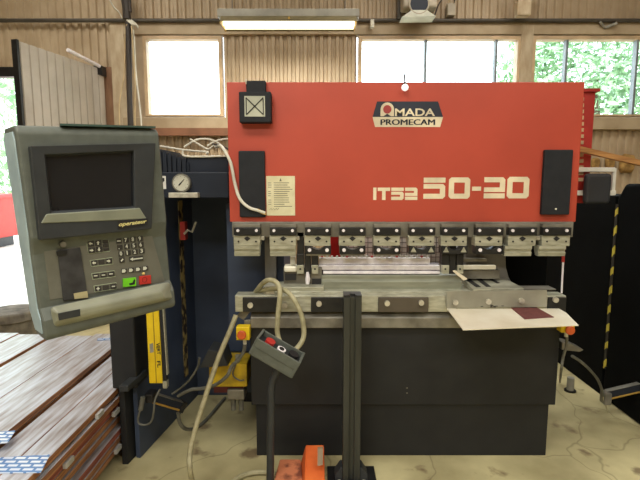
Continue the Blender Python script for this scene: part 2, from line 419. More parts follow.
s = MB(); s.tube([at(444, -20, 6.1), at(443, -4, 6.1), at(438, 6, 6.05), at(434, 17, 6.0)], .009, 6, 5)
tag(s.build('heater_lead', CABK, smooth=True), 'dark lead curving down beside the beige wall heater', 'cable')
# column bracket (diagonal struts)
t = thing('column_bracket', 'tan bolted bracket where the post right of centre meets the pipe', 'bracket', at(523, 20, 6.0))
s = MB(); s.box(at(517, 5, 6.0).x, at(531, 5, 6.0).x, 5.97, 6.1, at(520, 16, 6.0).z, at(520, 1, 6.0).z); s.build('gusset', TIMB, t, bevel=.02)
s = MB(); s.tube([at(512, -12, 6.03), at(522, 4, 6.03)], .035, 6); s.tube([at(545, -14, 6.03), at(528, 4, 6.03)], .035, 6); s.build('brace', TIMB, t)
s = MB(); p = at(605, 25, 6.12)
s.tube([at(600, 22, 6.18), at(605, 28, 6.22), at(617, 23, 6.18)], .018, 6)
tag(s.build('pipe_clip', GREY), 'small bent clip holding the pipe above the right window', 'clip')
s = MB(); s.box(at(370.5, 20, 6.12).x, at(374, 20, 6.12).x, 6.09, 6.19, at(372, 28, 6.12).z, at(372, 20, 6.12).z)
tag(s.build('pipe_clamp', BOLT), 'bright clamp on the pipe just right of the tube light', 'clip')
# cables on the left post
def cable(name, pts, r, m, label, smooth=6, seg=8, cat='cable', group=None):
    return tag(MB().tube(pts, r, seg, smooth).build(name, m, smooth=True), label, cat, group)
YC = 6.08
cable('power_cable', [at(128, 21, YC), at(129, 60, YC), at(129.5, 95, YC), at(131, 140, YC), at(133, 190, YC)], .034, CABK, 'thick dark cable bundle running down beside the wooden post by the left window', seg=10)
cable('power_cable', [at(127, 24, YC - .03), at(125, 37, YC), at(124, 75, YC), at(119.5, 102, YC), at(119.5, 125, YC), at(121, 190, YC)], .008, CABT, 'thin tan cable bowing left across the wooden post')
cable('power_cable', [at(132, 23, YC), at(134, 37, YC), at(136, 75, YC), at(141, 120, YC), at(145, 190, YC)], .010, CABW, 'pale cable dropping from the pipe, rightmost beside the wooden post')
cable('power_cable', [at(131.5, 26, YC - .03), at(133.5, 55, YC - .03), at(135, 82, YC - .02), at(135, 120, YC - .02), at(137, 190, YC)], .009, CABT, 'thin cream cable hanging straight beside the dark cable bundle')
cable('wall_cable', [at(102, -22, 6.2), at(109, -2, 6.2), at(114, 7, 6.2), at(119, 12, 6.2), at(122, 18, 6.14)], .008, CABW, 'white cable drooping above the pipe at the upper left')
s = MB()
for k in range(3): s.tube([at(127 + 2 * k, 20, YC - .03), at(132 + k * 2, 24, YC - .05), at(138, 26 + k, YC - .02)], .010, 6, 4)
tag(s.build('cable_knot', CABW, smooth=True), 'white knot of cord tied round the pipe at the wooden post', 'cord')
s = MB(); s.tube([at(123, -10, 6.12), at(126, 6, 6.12), at(127, 19, 6.12)], .05, 8, 4); s.tube([at(129, -6, 6.1), at(130, 12, 6.1)], .022, 8)
tag(s.build('cable_bundle', CABK, smooth=True), 'dark cable bundle above the pipe at the top of the wooden post', 'cable')
# torn insulation in the wall
for i, (q, lab) in enumerate((((591, 157, 600, 170), 'leftmost torn patch of brown insulation showing through the corrugated wall'),
                              ((605, 157, 615, 169), 'middle torn patch of yellow insulation showing through the corrugated wall'),
                              ((619, 153, 636, 174), 'largest torn patch of yellow insulation, at the right of the corrugated wall'))):
    x0, x1, z0, z1 = rect(*q, YW - .05); cx, cz = (x0 + x1) / 2, (z0 + z1) / 2
    s = MB(); A = []
    for k in range(18):
        a = 6.2832 * k / 18; c_, s_ = math.cos(a), math.sin(a); e = .55
        A.append(Vector((cx + (x1 - x0) / 2 * math.copysign(abs(c_) ** e, c_) * random.uniform(.9, 1.05), YW - .03, cz + (z1 - z0) / 2 * math.copysign(abs(s_) ** e, s_) * random.uniform(.9, 1.05))))
    B = [Vector((cx + (v.x - cx) * .75, YW - .085, cz + (v.z - cz) * .75)) for v in A]
    s.loft(A, B); tag(s.build('insulation_patch', INSUL, bevel=.015), lab, 'insulation')
s = MB(); p0, p1 = at(576, 147.8, 3.22), at(690, 174, 3.22)
dv = (p1 - p0).normalized(); up = Vector((-dv.z, 0, dv.x)) * .017
s.slab([p0 - up, p1 - up, p1 + up, p0 + up], (0, .045, 0)); tag(s.build('wooden_batten', WOOD), 'long light brown wooden batten sloping down to the right behind the red beam', 'batten')
# pale rail frame with a dark cover on the rear red upright at the right
YR = 3.24
t = thing('pale_rail_frame', 'pale rail frame holding a dark rounded cover plate, right of the red beam', 'rail', (at(597, 195, YR).x, YR, at(597, 195, YR).z))
for a, b, y0, y1 in ((574, 617.5, 167.3, 171.8), (571, 618, 190.5, 195.5)):
    x0, x1, z0, z1 = rect(a, y0, b, y1, YR); MB().box(x0, x1, YR + .02, YR + .055, z0, z1).build('rail_bar', WHITE, t, bevel=.004)
x0, x1, z0, z1 = rect(615, 168, 618, 195, YR); MB().box(x0, x1, YR + .025, YR + .05, z0, z1).build('upright', WHITE, t)
x0, x1, z0, z1 = rect(586, 173.5, 612, 204, YR - .03); MB().box(x0, x1, YR - .03, YR + .02, z0, z1).build('cover_plate', mat('charcoal_cover', (46, 48, 52), .6), t, bevel=.022, seg=3)
# tub, outside red container, trees
c = at(2, 330, 4.35); topz = at(10, 314, 4.35).z; rr = at(28, 320, 4.35).x - c.x
t = thing('rubber_tub', 'round weathered grey tub standing by the open doorway', 'tub', (c.x, 4.5, 0))
s = MB(); prof = [(rr * .86, 0), (rr * .93, topz * .45), (rr * .95, topz - .07)]
n = 28; vs = []
for r_, z in prof: vs += [Vector((c.x + r_ * math.cos(6.2832 * k / n), 4.5 + r_ * math.sin(6.2832 * k / n), z)) for k in range(n)]
s.poly(vs, [(i * n + k, i * n + (k + 1) % n, (i + 1) * n + (k + 1) % n, (i + 1) * n + k) for i in range(2) for k in range(n)] + [tuple(range(n))]); s.build('tub_body', TUB, t, smooth=True)
s = MB(); s.cyl((c.x, 4.5, topz - .09), (c.x, 4.5, topz), rr, n, rr * .93); s.build('tub_lid', TUB, t, bevel=.015, smooth=True)
t = thing('skip_container', 'blurred red container standing outside the open doorway', 'container', (-9.2, 12.5, -.03))
MB().prism([(-10.6, .25), (-8.35, .25), (-8.05, 1.35), (-10.9, 1.35)], 'y', 11.8, 13.2).build('container_body', REDD, t, bevel=.03)
MB().box(-10.95, -8.0, 11.75, 13.25, 1.3, 1.4).build('rim', REDD, t, bevel=.02)
for xx in (-10.3, -8.75): MB().box(xx, xx + .15, 11.9, 13.1, -.03, .26).build('skid', DARKST, t)
def tree(x, y, h, rad, n, label, lf=.16):
    t = thing('tree', label, 'tree', (x, y, -.03), 'trees outside')
    MB().tube([(x, y, -.03), (x + .1, y, h * .35), (x - .05, y + .1, h * .75)], [.17, .13, .06], 10).build('trunk', BARK, t, smooth=True)
    s = MB()
    for _ in range(n):
        a, b, r_ = random.uniform(0, 6.283), math.acos(random.uniform(-1, 1)), rad * random.uniform(.35, 1) ** .5
        c = Vector((x + r_ * math.sin(b) * math.cos(a), y + r_ * math.sin(b) * math.sin(a), h * .68 + r_ * 1.1 * math.cos(b)))
        e = Vector([random.gauss(0, 1) for _ in range(3)]).normalized(); f = e.orthogonal().normalized(); g = lf * random.uniform(.6, 1.3)
        s.poly([c - e * g, c + f * g * .35, c + e * g, c - f * g * .35], [(0, 1, 2, 3)])
    s.build('foliage', LEAF, t)
tree(7.2, 12.5, 5.8, 2.7, 9500, 'leafy pale green tree outside the right-hand window')
tree(12.2, 16.5, 6.6, 3.0, 4200, 'leafy tree further back, outside the far right end of the window')
tree(-11.6, 16.6, 5.2, 2.3, 3000, 'leafy pale green tree seen through the open doorway at left')

# ================================================================== PRESS BRAKE
BY = 2.85                                   # face of the red beam
bx0, bx1 = -.548, 1.555
bz0, bz1 = at(400, 222, BY).z, at(400, 82, BY).z
pb = thing('press_brake', 'big red and black sheet metal press brake in the middle', 'press brake', (.5, 3.1, 0))
beam = MB().box(bx0, bx1, BY, BY + .11, bz0, bz1).build('upper_beam', RED, pb, bevel=.004)
E = .0015
def FM(px, py, Y=BY): p = at(px, py, Y); return Matrix.Translation((p.x, Y - .0003, p.z))
# logo
def poly_on(pts, y, th): s = MB(); P = [at(*q, y) for q in pts]; return s.slab([Vector((v.x, y, v.z)) for v in P], (0, -th, 0))
poly_on([(377, 101.5), (438, 101.5), (443, 117), (372.5, 117)], BY, .002).build('badge_top', NAVYINK, beam)
poly_on([(372.5, 117), (443, 117), (440, 127), (375, 127)], BY, .002).build('badge_band', CREAM, beam)
def fit_text(body, name, m, parent, q, Y, bold=0, shear=0):
    x0, x1, z0, z1 = rect(*q, Y)
    return text_part(body, name, m, parent, Matrix.Translation((x0, Y, z0)), x1 - x0, z1 - z0, bold, shear, .001)
fit_text('MADA', 'badge_lettering', CREAM, beam, (395, 108.5, 435, 116), BY - .002, .02)
for k in (-.35, 0, .35): fit_text('PROMECAM', 'badge_lettering', NAVYINK, beam, (380.8 + k, 119.3, 434.8 + k, 125), BY - .002 - abs(k) * .0003, .0)
s = MB(); x0, x1, z0, z1 = rect(380.5, 102.5, 394, 116.2, BY)
cx, hw = (x0 + x1) / 2, (x1 - x0) / 2
arch = [(x0, z0), (x0, z1 - hw)] + [(cx - hw * math.cos(k * math.pi / 10), z1 - hw + hw * math.sin(k * math.pi / 10)) for k in range(1, 10)] + [(x1, z1 - hw), (x1, z0), (x1 - hw * .45, z0), (cx, z0 + hw * .35), (x0 + hw * .45, z0)]
s.prism(arch, 'y', BY - .002, BY - .003); s.build('badge_emblem', CREAM, beam)
MB().cyl((cx, BY - .003, z1 - hw), (cx, BY - .004, z1 - hw), hw * .62, 20).build('badge_dot', mat('badge_dot_red', (178, 62, 60), .5), beam)
# model lettering from bars
def glyph(s, ch, q, Y, t=.24, rnd=True):
    x0, x1, z0, z1 = rect(*q, Y); w_, h_ = x1 - x0, z1 - z0; th = h_ * t; g = h_ * .06; vw = th * 1.05
    def bar(a, b, c, d): s.box(a, b, Y - E, Y, c, d)
    c = th * .45
    if ch == '0':
        s.prism([(x0 + c, z0), (x1 - c, z0), (x1, z0 + c), (x1 - vw, z0 + th), (x0 + vw, z0 + th), (x0, z0 + c)], 'y', Y - E, Y)
        s.prism([(x0 + c, z1), (x0, z1 - c), (x0 + vw, z1 - th), (x1 - vw, z1 - th), (x1, z1 - c), (x1 - c, z1)], 'y', Y - E, Y)
        s.prism([(x0, z0 + c), (x0 + vw, z0 + th), (x0 + vw, z1 - th), (x0, z1 - c)], 'y', Y - E, Y)
        s.prism([(x1, z0 + c), (x1 - vw, z0 + th), (x1 - vw, z1 - th), (x1, z1 - c)], 'y', Y - E, Y)
    elif ch in '5S':
        bar(x0, x1, z1 - th, z1)
        m1 = z1 - th - g; m0 = m1 - th * .92
        bar(x0, x1 - vw, m0, m1); s.prism([(x1 - c, m1), (x1, m1 - c), (x1, z0 + c), (x1 - c, z0), (x1 - vw, z0), (x1 - vw, m1)], 'y', Y - E, Y)
        bar(x0, x1 - vw, z0, z0 + th)
    elif ch == '2':
        bar(x0, x1, z0, z0 + th)
        m0 = z0 + th + g; m1 = m0 + th * .92
        bar(x0, x1 - vw, m0, m1); s.prism([(x1 - vw, m0), (x1, m0), (x1, z1 - c), (x1 - c, z1), (x1 - vw, z1)], 'y', Y - E, Y)
        bar(x0, x1 - vw, z1 - th, z1)
    elif ch == '-': bar(x0, x1, z0, z1)
    elif ch == 'I': bar(x0, x1, z0, z1)
    elif ch == 'T': bar(x0, x1, z1 - th, z1); bar((x0 + x1) / 2 - vw / 2, (x0 + x1) / 2 + vw / 2, z0, z1 - th)
s = MB()
for ch, q in (('5', (423.5, 177.6, 445.2, 198.8)), ('0', (448.7, 177.4, 470, 198.7)), ('-', (472, 186.6, 481, 190.8)), ('2', (484, 177.2, 505, 198.4)), ('0', (507, 176.8, 529, 198.4))): glyph(s, ch, q, BY)
for ch, q in (('I', (373.2, 187.6, 376.4, 200)), ('T', (377.6, 187.6, 390, 200)), ('S', (391.2, 187.6, 403.6, 200)), ('2', (405, 187.6, 417.4, 200))): glyph(s, ch, q, BY, .27)
s.build('model_lettering', CREAM, beam)
# rubber pads
def pad(q, th, name='pad'):
    x0, x1, z0, z1 = rect(*q, BY); return MB().box(x0, x1, BY - th, BY, z0, z1).build(name, PAD, pb, bevel=.006)
pad((239.5, 151, 265.5, 217), .02, 'cover_pad')
p2 = pad((541, 150, 569, 214.5), .03, 'cover_pad')
MB().cyl(at(556, 209, BY - .03), at(556, 209, BY - .034), .006, 10).build('screw', BOLT, p2)
# clamping strip
zs0, zs1 = at(400, 236, BY).z, bz0
strip = MB().box(bx0 + .015, bx1 - .02, BY - .015, BY + .08, zs0 - .005, zs1 + .002).build('tool_rail', STEELD, pb, bevel=.003)
CL = [(234, 260.5, 'L'), (270, 296.5, 'L'), (305, 331, 'G'), (339.5, 365.5, 'G'), (374, 400.5, 'G'), (409, 435, 'T'), (441.5, 467.5, 'T'), (475.5, 503, 'G'), (508.5, 536.5, 'L'), (542.5, 570.5, 'L')]
YCL = BY - .05
for i, (a, b, ty) in enumerate(CL):
    xo = 0
    x0, x1, z0, z1 = rect(a - .5, 235.5, b - .5, 246, YCL)
    cl = MB().box(x0, x1, YCL, BY + .02, z0, z1).build('tool_clamp', STEEL, pb, bevel=.003)
    xb0, xb1, zb0, zb1 = rect(a, 227.5, b, 235, YCL)
    MB().box(xb0, xb1, YCL - .012, BY - .01, zb0, zb1).build('clamp_bar', DARKST, cl, bevel=.003)
    MB().box(xb0, xb1, YCL, BY - .012, zb1, zb1 + .02).build('clamp_back', STEELD, cl, bevel=.002)
    for px in (a + 4, b - 4):
        p = at(px, 230.5, YCL - .012); MB().cyl((p.x, p.y, p.z), (p.x, p.y - .008, p.z), .009, 12).build('bolt', BRIGHT, cl)
    p = at((a + b) / 2, 238.5, YCL); r_ = .02
    MB().prism([(p.x - r_, p.z), (p.x, p.z + r_ * .7), (p.x + r_, p.z), (p.x, p.z - r_ * .8)], 'y', p.y - .003, p.y + .001).build('diamond_recess', INK, cl)
    for px in (a + 4.5, b - 4.5):
        p = at(px, 241.5, YCL); MB().cyl((p.x, p.y - .002, p.z), (p.x, p.y + .001, p.z), .006, 8).build('pin_hole', INK, cl)
    if ty == 'L':
        dx = 0 if i < 5 else -3.5
        x0, x1, _, _ = rect(a + dx, 246, b - 1 + dx, 256, YCL); z = lambda y: at(300, y, YCL).z
        s = MB(); s.prism([(YCL + .002, z(246)), (YCL + .002, z(249.5)), (YCL + .012, z(249.7)), (YCL + .012, z(252.2)), (YCL + .004, z(252.5)), (YCL + .01, z(256.3)), (YCL + .05, z(256.3)), (BY + .02, z(250)), (BY + .02, z(246))], 'x', x0, x1)
        s.build('punch', STEEL, cl)
    else:
        x0, x1, z0, z1 = rect(a, 244.5, b, 254, YCL); h = z1 - z0
        pts = [(x0, z0), (x1, z0), (x1, z1 - .005), (x1 - .025, z1 - .012)] + [(x1 - .04 - (x1 - x0 - .08) * k / 6, z1 - .012 - .02 * math.sin(math.pi * (k + .5) / 7)) for k in range(7)] + [(x0 + .02, z1 - .01), (x0, z1 - .005)]
        MB().prism(pts, 'y', YCL - .004, BY + .02).build('punch_holder', DARKST, cl, bevel=.002)
        for px in (a + 4.5, b - 4):
            p = at(px, 250, YCL - .004); rb = .011
            if ty == 'T': MB().prism([(p.x - .017, p.z - .013), (p.x + .017, p.z - .013), (p.x, p.z + .02)], 'y', p.y - .006, p.y).build('bolt', STEEL, cl)
            else: MB().cyl((p.x, p.y, p.z), (p.x, p.y - .008, p.z), rb, 12).build('bolt', BRIGHT, cl)
        if ty == 'G' and i != 7: MB().box(x0 + .005, x1 - .005, YCL + .01, BY + .015, z0 - .012, z0).build('punch_tip', STEELD, cl)
# lugs between clamps
for px in (262.5, 297.5, 537.5):
    p = at(px, 238, BY - .02); MB().box(p.x - .012, p.x + .012, BY - .03, BY, p.z - .012, p.z + .012).build('stop_lug', BOLT, pb, bevel=.002)
# body front
FY = 2.74
xl, xr = at(251, 380, FY).x, at(557, 380, FY).x
zf0, zf1 = at(400, 405, FY).z, at(400, 325, FY).z
fr = MB().box(xl, xr, FY, FY + .28, zf0, zf1).build('front_panel', BLK, pb, bevel=.004)
MB().box(xl + .025, xr - .03, FY + .02, FY + .26, .0, zf0).build('kick_panel', BLK, pb, bevel=.003)
for q in ((407, 388), (407, 393)): p = at(*q, FY); MB().cyl((p.x, FY - .0012, p.z), (p.x, FY, p.z), .005, 8).build('paint_chip', STEELD, fr)
# table strip and bolted rail
xt0, xt1 = at(250.5, 320, FY - .03).x, at(470, 320, FY - .03).x
MB().prism([(FY - .03, zf1 - .01), (FY - .03, at(300, 318, FY - .03).z), (FY + .01, at(300, 313, FY - .03).z), (FY + .25, at(300, 313, FY - .03).z), (FY + .25, zf1 - .01)], 'x', xt0, at(556, 320, FY).x).build('table_ledge', STEELD, pb, bevel=.003)
RY = FY - .03
zr0, zr1 = at(400, 312, RY).z, at(400, 295.5, RY).z
rail = MB().box(at(235, 303, RY).x, at(566, 300, RY).x, RY, RY + .10, zr0, zr1).build('front_rail', STEEL, pb, bevel=.004)
for a, b in ((243, 281), (311, 345), (378, 428), (547, 565)):
    x0, x1, z0, z1 = rect(a, 297, b, 311.5, RY); MB().box(x0, x1, RY - .014, RY, z0, z1).build('rail_block', DARKST if a != 378 else mat('brown_steel', (98, 90, 80), .4, .3), rail, bevel=.003)
for px, py in ((250.5, 305), (285, 305), (319, 303.5), (387, 303), (421, 302.5), (555, 299.5)):
    p = at(px, py, RY - .014); MB().cyl((p.x, RY + .001, p.z), (p.x, RY - .03, p.z), .016, 14).build('rail_bolt', BOLT, rail, smooth=True)
# table block with dies
zd = lambda y, Y=BY: at(400, y, Y).z
tb0, tb1 = at(321.5, 285, BY).x, at(461, 285, BY).x
blk = MB().prism([(BY - .02, zd(297)), (BY - .02, zd(281)), (BY + .0, zd(279.5)), (BY, zd(275.5)), (BY + .12, zd(275.5)), (BY + .12, zd(297))], 'x', tb0, tb1).build('die_table', mat('green_grey_steel', (150, 152, 134), .42, .3, (128, 130, 114), 6, (1, 6, 6)), pb, bevel=.003)
MB().prism([(RY + .05, zr1 - .03), (RY + .05, zr1 + .012), (BY + .15, zr1 + .012), (BY + .15, zr1 - .03)], 'x', at(262, 295, RY).x, at(512, 295, BY).x).build('bed_plate', STEEL, pb, bevel=.003)
for (y0, y1, a, b, m, Yb) in ((258, 264.5, 319, 430, BRIGHT, BY + .06), (265.5, 270, 319, 440, BRIGHT, BY + .03), (271.2, 274.2, 323, 440, BRIGHT, BY + .02)):
    x0, x1, z0, z1 = rect(a, y0, b, y1, Yb); MB().box(x0, x1, Yb, Yb + .04, z0, z1).build('die_bar', m, pb, bevel=.004)
x0, x1, z0, z1 = rect(319, 264.5, 440, 275.5, BY + .05); MB().box(x0, x1, BY + .065, BY + .12, z0 - .01, z1).build('die_holder', mat('plum_steel', (92, 74, 78), .5, .2), pb)
x0, x1, z0, z1 = rect(460, 265.5, 496, 269.5, BY + .03); MB().box(x0, x1, BY + .03, BY + .06, z0, z1).build('die_bar', SHEET, pb, bevel=.003)
x0, x1, z0, z1 = rect(460, 258.5, 487, 262, BY + .08); MB().box(x0, x1, BY + .08, BY + .12, z0, z1).build('die_bar', STEELD, pb, bevel=.003)
x0, x1, z0, z1 = rect(462, 270, 500, 279, BY + .06); MB().box(x0, x1, BY + .06, BY + .14, z0, z1).build('die_holder', STEELD, pb, bevel=.003)
# row of gauge teeth
for k in range(22):
    p = at(322 + 5 * k, 257.3, BY + .08); MB().box(p.x - .007, p.x + .007, p.y, p.y + .02, p.z - .008, p.z + .008).build('gauge_tooth', WHITE if k % 5 else REDK, pb)
# gauge fingers
def finger(px, nm, right):
    g = MB(); Y = BY - .015
    x0, x1, z0, z1 = rect(px - 3, 244, px + 3.5, 274, Y)
    root = g.box(x0, x1, Y, Y + .05, z0, z1).build('gauge_finger', DARKST, pb, bevel=.003)
    for a, b in ((px - 11, px - 3.4), (px + 3.9, px + 11)):
        x0, x1, z0, z1 = rect(a, 254, b, 265, Y); MB().box(x0, x1, Y - .005, Y + .05, z0, z1).build('finger_block', DARKST, root, bevel=.003)
        x0, x1, z0, z1 = rect(a + .5, 265, b - .3, 273.5, Y); MB().box(x0, x1, Y - .008, Y + .04, z0, z1).build('finger_plate', STEEL, root, bevel=.002)
        p = at((a + b) / 2, 269, Y - .008); MB().cyl((p.x, p.y, p.z), (p.x, p.y - .004, p.z), .006, 8).build('bolt', INK, root)
    if not right:
        MB().tube([at(px, 272, Y - .01), at(px + .3, 279, Y - .015), at(px, 284, Y - .015)], [.008, .016, .011], 10).build('pin', BRIGHT, root, smooth=True)
        x0, x1, z0, z1 = rect(px - 10.5, 232, px - 3.5, 256, Y); MB().box(x0, x1, Y, Y + .04, z0, z1).build('finger_post', DARKST, root, bevel=.003)
    else:
        MB().slab([at(453, 271.5, Y - .01), at(455.5, 271, Y - .01), at(467.5, 279.3, Y - .03), at(463.5, 280.5, Y - .03)], (0, .012, .004)).build('finger_lever', CREAM, root)
finger(307.5, 'l', False); finger(452.5, 'r', True)
# left end block of the bed
x0, x1, z0, z1 = rect(283.5, 268, 322, 295, BY); lb = MB().box(x0, x1, BY + .01, BY + .15, z0, z1).build('bed_end_block', STEELD, pb, bevel=.005)
x0, x1, z0, z1 = rect(284, 266, 297, 272, BY); MB().box(x0, x1, BY - .01, BY + .08, z0, z1).build('end_roller', SHEET, lb, bevel=.01)
x0, x1, z0, z1 = rect(290, 257, 295, 265, BY); MB().box(x0, x1, BY + .02, BY + .06, z0, z1).build('end_tab', WHITE, lb, bevel=.003)
x0, x1, z0, z1 = rect(285, 274, 296, 280, BY); MB().box(x0, x1, BY - .004, BY + .01, z0, z1).build('end_slot', INK, lb)
p = at(290, 277, BY); x0, x1, z0, z1 = rect(312, 279, 321, 287, BY); MB().box(x0, x1, BY - .006, BY + .01, z0, z1).build('end_slot', INK, lb)
x0, x1, z0, z1 = rect(263, 287, 324, 296, RY + .06); MB().box(x0, x1, RY + .06, BY + .08, z0, z1).build('bed_shelf', STEEL, pb, bevel=.003)
x0, x1, z0, z1 = rect(266, 286, 274, 296, RY + .03); MB().box(x0, x1, RY + .03, RY + .07, z0, z1).build('bed_lug', BOLT, pb, bevel=.003)
# slotted slide table at the right
q = [at(463, 282, BY - .0), at(525, 281, BY - .0)]
zt = at(490, 280, BY + .1).z
A = [atz(473, 289, zt), atz(524, 288, zt), atz(502, 276.5, zt), atz(461, 277, zt)]
st = MB().slab(A, (0, 0, -.03)).build('slide_table', STEEL, pb, bevel=.003)
for a in ((463.5, 278, 468, 277.6, 481, 287, 476, 287.2), (474, 277.4, 479, 277.2, 491, 286.6, 486, 286.8), (485, 277, 489, 277, 500, 283, 497, 283.4)):
    MB().slab([atz(a[k], a[k + 1], zt + .001) for k in (0, 2, 4, 6)], (0, 0, .0012)).build('slot', INK, st)
MB().box(at(500, 290, BY).x, at(556, 290, BY).x, BY - .0, BY + .1, zr1, zr1 + .006).build('bed_strip', STEELD, pb)
# side frames: grey machined cheeks then dark housings
zt_ = lambda y, Y: at(400, y, Y).z
YF = 2.99
x0, x1, z0, z1 = rect(265, 232, 276, 300, YF); MB().box(x0, x1, YF, YF + .5, z0 - .3, z1 + .05).build('frame_cheek', mat('grey_cheek', (128, 126, 122), .5, .2), pb)
# right cheek with the curved throat edge
pts = [at(466, 236, YF), at(514, 236, YF), at(508, 246, YF), at(505.5, 258, YF), at(506, 268, YF), at(508.5, 277, YF), at(514, 287, YF), at(520, 300, YF), at(466, 300, YF)]
MB().slab([Vector((p.x, YF, p.z)) for p in pts], (0, .25, 0)).build('frame_cheek', mat('grey_cheek', (128, 126, 122), .5, .2), pb)
LHX0, LHX1 = -1.02, at(284, 260, YF + .05).x
YH = 2.90
hz1 = at(200, 172, YH).z
MB().box(LHX0 + .02, bx0 - .012, YH + .7, YH + 1.4, 0, hz1 - .02).build('side_housing', mat('blue_grey_paint', (66, 77, 98), .5, 0, (58, 68, 88), 5, spec=.3), pb, bevel=.006)
MB().box(LHX0, bx0 - .012, YH, YH + 1.3, at(200, 198, YH).z, hz1).build('gauge_housing', NAVY, pb, bevel=.006)
MB().box(bx0 - .06, LHX1, YF + .06, YF + .7, .28, bz0 + .1).build('side_frame', mat('blue_grey_paint', (56, 64, 78)), pb)
RHX = at(508, 260, YF + .3).x
MB().box(RHX - .15, 1.60, YF + .28, YF + 1.0, .0, bz0 + .1).build('side_frame', JET, pb)
rh1 = at(590, 195, 3.9).z
x0, x1, z0, z1 = rect(561.5, 250, 564, 290, BY + .03)
MB().cyl(at(564, 244, BY + .03), at(561.5, 293, BY + .03), .006, 8).build('guide_rod', BRIGHT, pb)
MB().cyl(at(563.6, 247, BY + .029), at(563, 262, BY + .029), .009, 8).build('guide_sleeve', REDK, pb)
# left housing top: bellows and top box
s = MB(); xA, xB = at(157, 160, YH).x, at(186, 160, YH).x; zA, zB = at(170, 172, YH).z, at(170, 149, YH).z
n = 6
for k in range(n):
    a = xA + (xB - xA) * k / n; b = xA + (xB - xA) * (k + .72) / n; s.box(a, b, YH + .02, YH + .42, zA - .02, zB - .012 * k)
    s.box(b - .005, xA + (xB - xA) * (k + 1) / n + .005, YH + .035, YH + .40, zA - .02, zB - .012 * k - .02)
s.build('bellows', NAVY, pb)
x0, x1, z0, z1 = rect(186, 156, 229, 173, YH + .05); MB().box(x0, bx0 - .015, YH + .05, YH + .45, z0 - .02, z1).build('top_box', NAVY, pb, bevel=.01)
MB().box(x0, bx0 - .015, YH + .02, YH + .05, z0 - .004, z0 + .004).build('box_trim', STEELD, pb)
c = at(182.5, 183, YH)
ga = MB().cyl((c.x, YH, c.z), (c.x, YH - .03, c.z), .056, 28).build('pressure_gauge', STEELD, pb, smooth=True)
MB().cyl((c.x, YH - .03, c.z), (c.x, YH - .033, c.z), .047, 28).build('gauge_face', mat('gauge_dial', (196, 194, 178), .4), ga)
MB().tube([(c.x - .012, YH - .036, c.z - .012), (c.x + .022, YH - .036, c.z + .024)], [.004, .001], 6).build('gauge_needle', INK, ga)
for k in range(9):
    a = R(-45 + 270 * k / 8); p = Vector((c.x + .04 * math.cos(a), YH - .0335, c.z + .04 * math.sin(a)))
    MB().ball(p, .0022, 1).build('gauge_mark', INK, ga)
x0, x1, z0, z1 = rect(156, 176, 166, 189, YH); st = MB().box(x0, x1, YH - .002, YH, z0, z1).build('sticker', WHITE, pb)
MB().prism([(x0 + .012, z0 + .012), (x1 - .008, z0 + .05), (x1 - .008, z1 - .012), (x1 - .02, z1 - .012)], 'y', YH - .003, YH - .002).build('sticker_mark', INK, st)
x0, x1, z0, z1 = rect(171, 192.5, 200, 197.5, YH); MB().box(x0, x1, YH - .05, YH, z0, z1).build('ledge_plate', BOLT, pb, bevel=.003)
MB().tube([at(184, 234, 3.2), at(188, 230, 3.2), at(192, 232, 3.2), at(196, 222, 3.2)], .008, 8).build('crank_handle', BOLT, pb)
MB().box(at(180, 230, 3.2).x, at(185, 230, 3.2).x, 3.2, 3.26, at(183, 240, 3.2).z, at(183, 222, 3.2).z).build('handle_mount', REDD, pb)
# rear red uprights with pale marks (right)
x0, x1, z0, z1 = rect(572, 92, 592, 200, 3.3); ru = MB().box(x0 - .06, x1, 3.3, 3.6, 1.555, z1).build('rear_upright', REDD, pb, bevel=.004)
MB().box(1.3, x0 + .02, 3.4, 3.58, 1.2, 1.9).build('rear_frame', JET, pb)
for k in range(14):
    p = at(581.5 - .05 * k, 99 + 6.2 * k, 3.295); MB().box(p.x - .017, p.x + .017, 3.294, 3.3, p.z - .012, p.z + .012).build('pale_mark', FRAMEW, ru)
MB().box(x0 - .02, x1 + .02, 3.28, 3.62, z1, z1 + .02).build('cap_plate', REDD, ru)
# side guards
def guard(pts_xy, z0, z1, name, m=BLK, th=.03, n=None):
    (xa, ya), (xb, yb) = pts_xy; d = Vector((xb - xa, yb - ya, 0)).normalized(); nn = Vector((-d.y, d.x, 0)) * th
    if nn.x * (-1 if xa < 0 else 1) < 0: nn = -nn
    A = Vector((xa, ya, z0)); B = Vector((xb, yb, z0))
    return MB().slab([A, B, B + nn, A + nn], (0, 0, z1 - z0)).build(name, m, pb, bevel=.004)
KR, KL = 1.313, 1.339
XR = 1.72 * KR
MB().box(XR, XR + .45, 3.60, 5.2, 0, rh1).build('side_guard', JET, pb, bevel=.006)
g = MB().prism([(2.75, 0), (3.57, 0), (3.57, 1.575), (3.49, 1.69), (2.75, 1.69)], 'x', XR - .012, XR + .25).build('side_guard', JET, pb, bevel=.025, seg=3)
p0, p1 = atx(614, 204, XR - .016), atx(606.5, 370, XR - .016)
MB().box(XR - .018, XR - .0115, 3.540, 3.568, p1.z, p0.z).build('hazard_tape', HAZ, g)
# left: guard door standing slightly open, with the lower plate
def gl(y): return -.835 * KL + (y - 2.02 * KL) * (.135 / .88)
guard(((gl(2.73), 2.73), (gl(3.6), 3.6)), 0, 1.64, 'side_guard', mat('blue_grey_paint', (56, 64, 78)))
yt = 3.36
MB().slab([Vector((gl(yt) + .003, yt, .25)), Vector((gl(yt + .065) + .003, yt + .065, .25)), Vector((gl(yt + .065) + .003, yt + .065, 1.57)), Vector((gl(yt) + .003, yt, 1.57))], (.004, 0, 0)).build('peeling_tape', HAZP, pb)
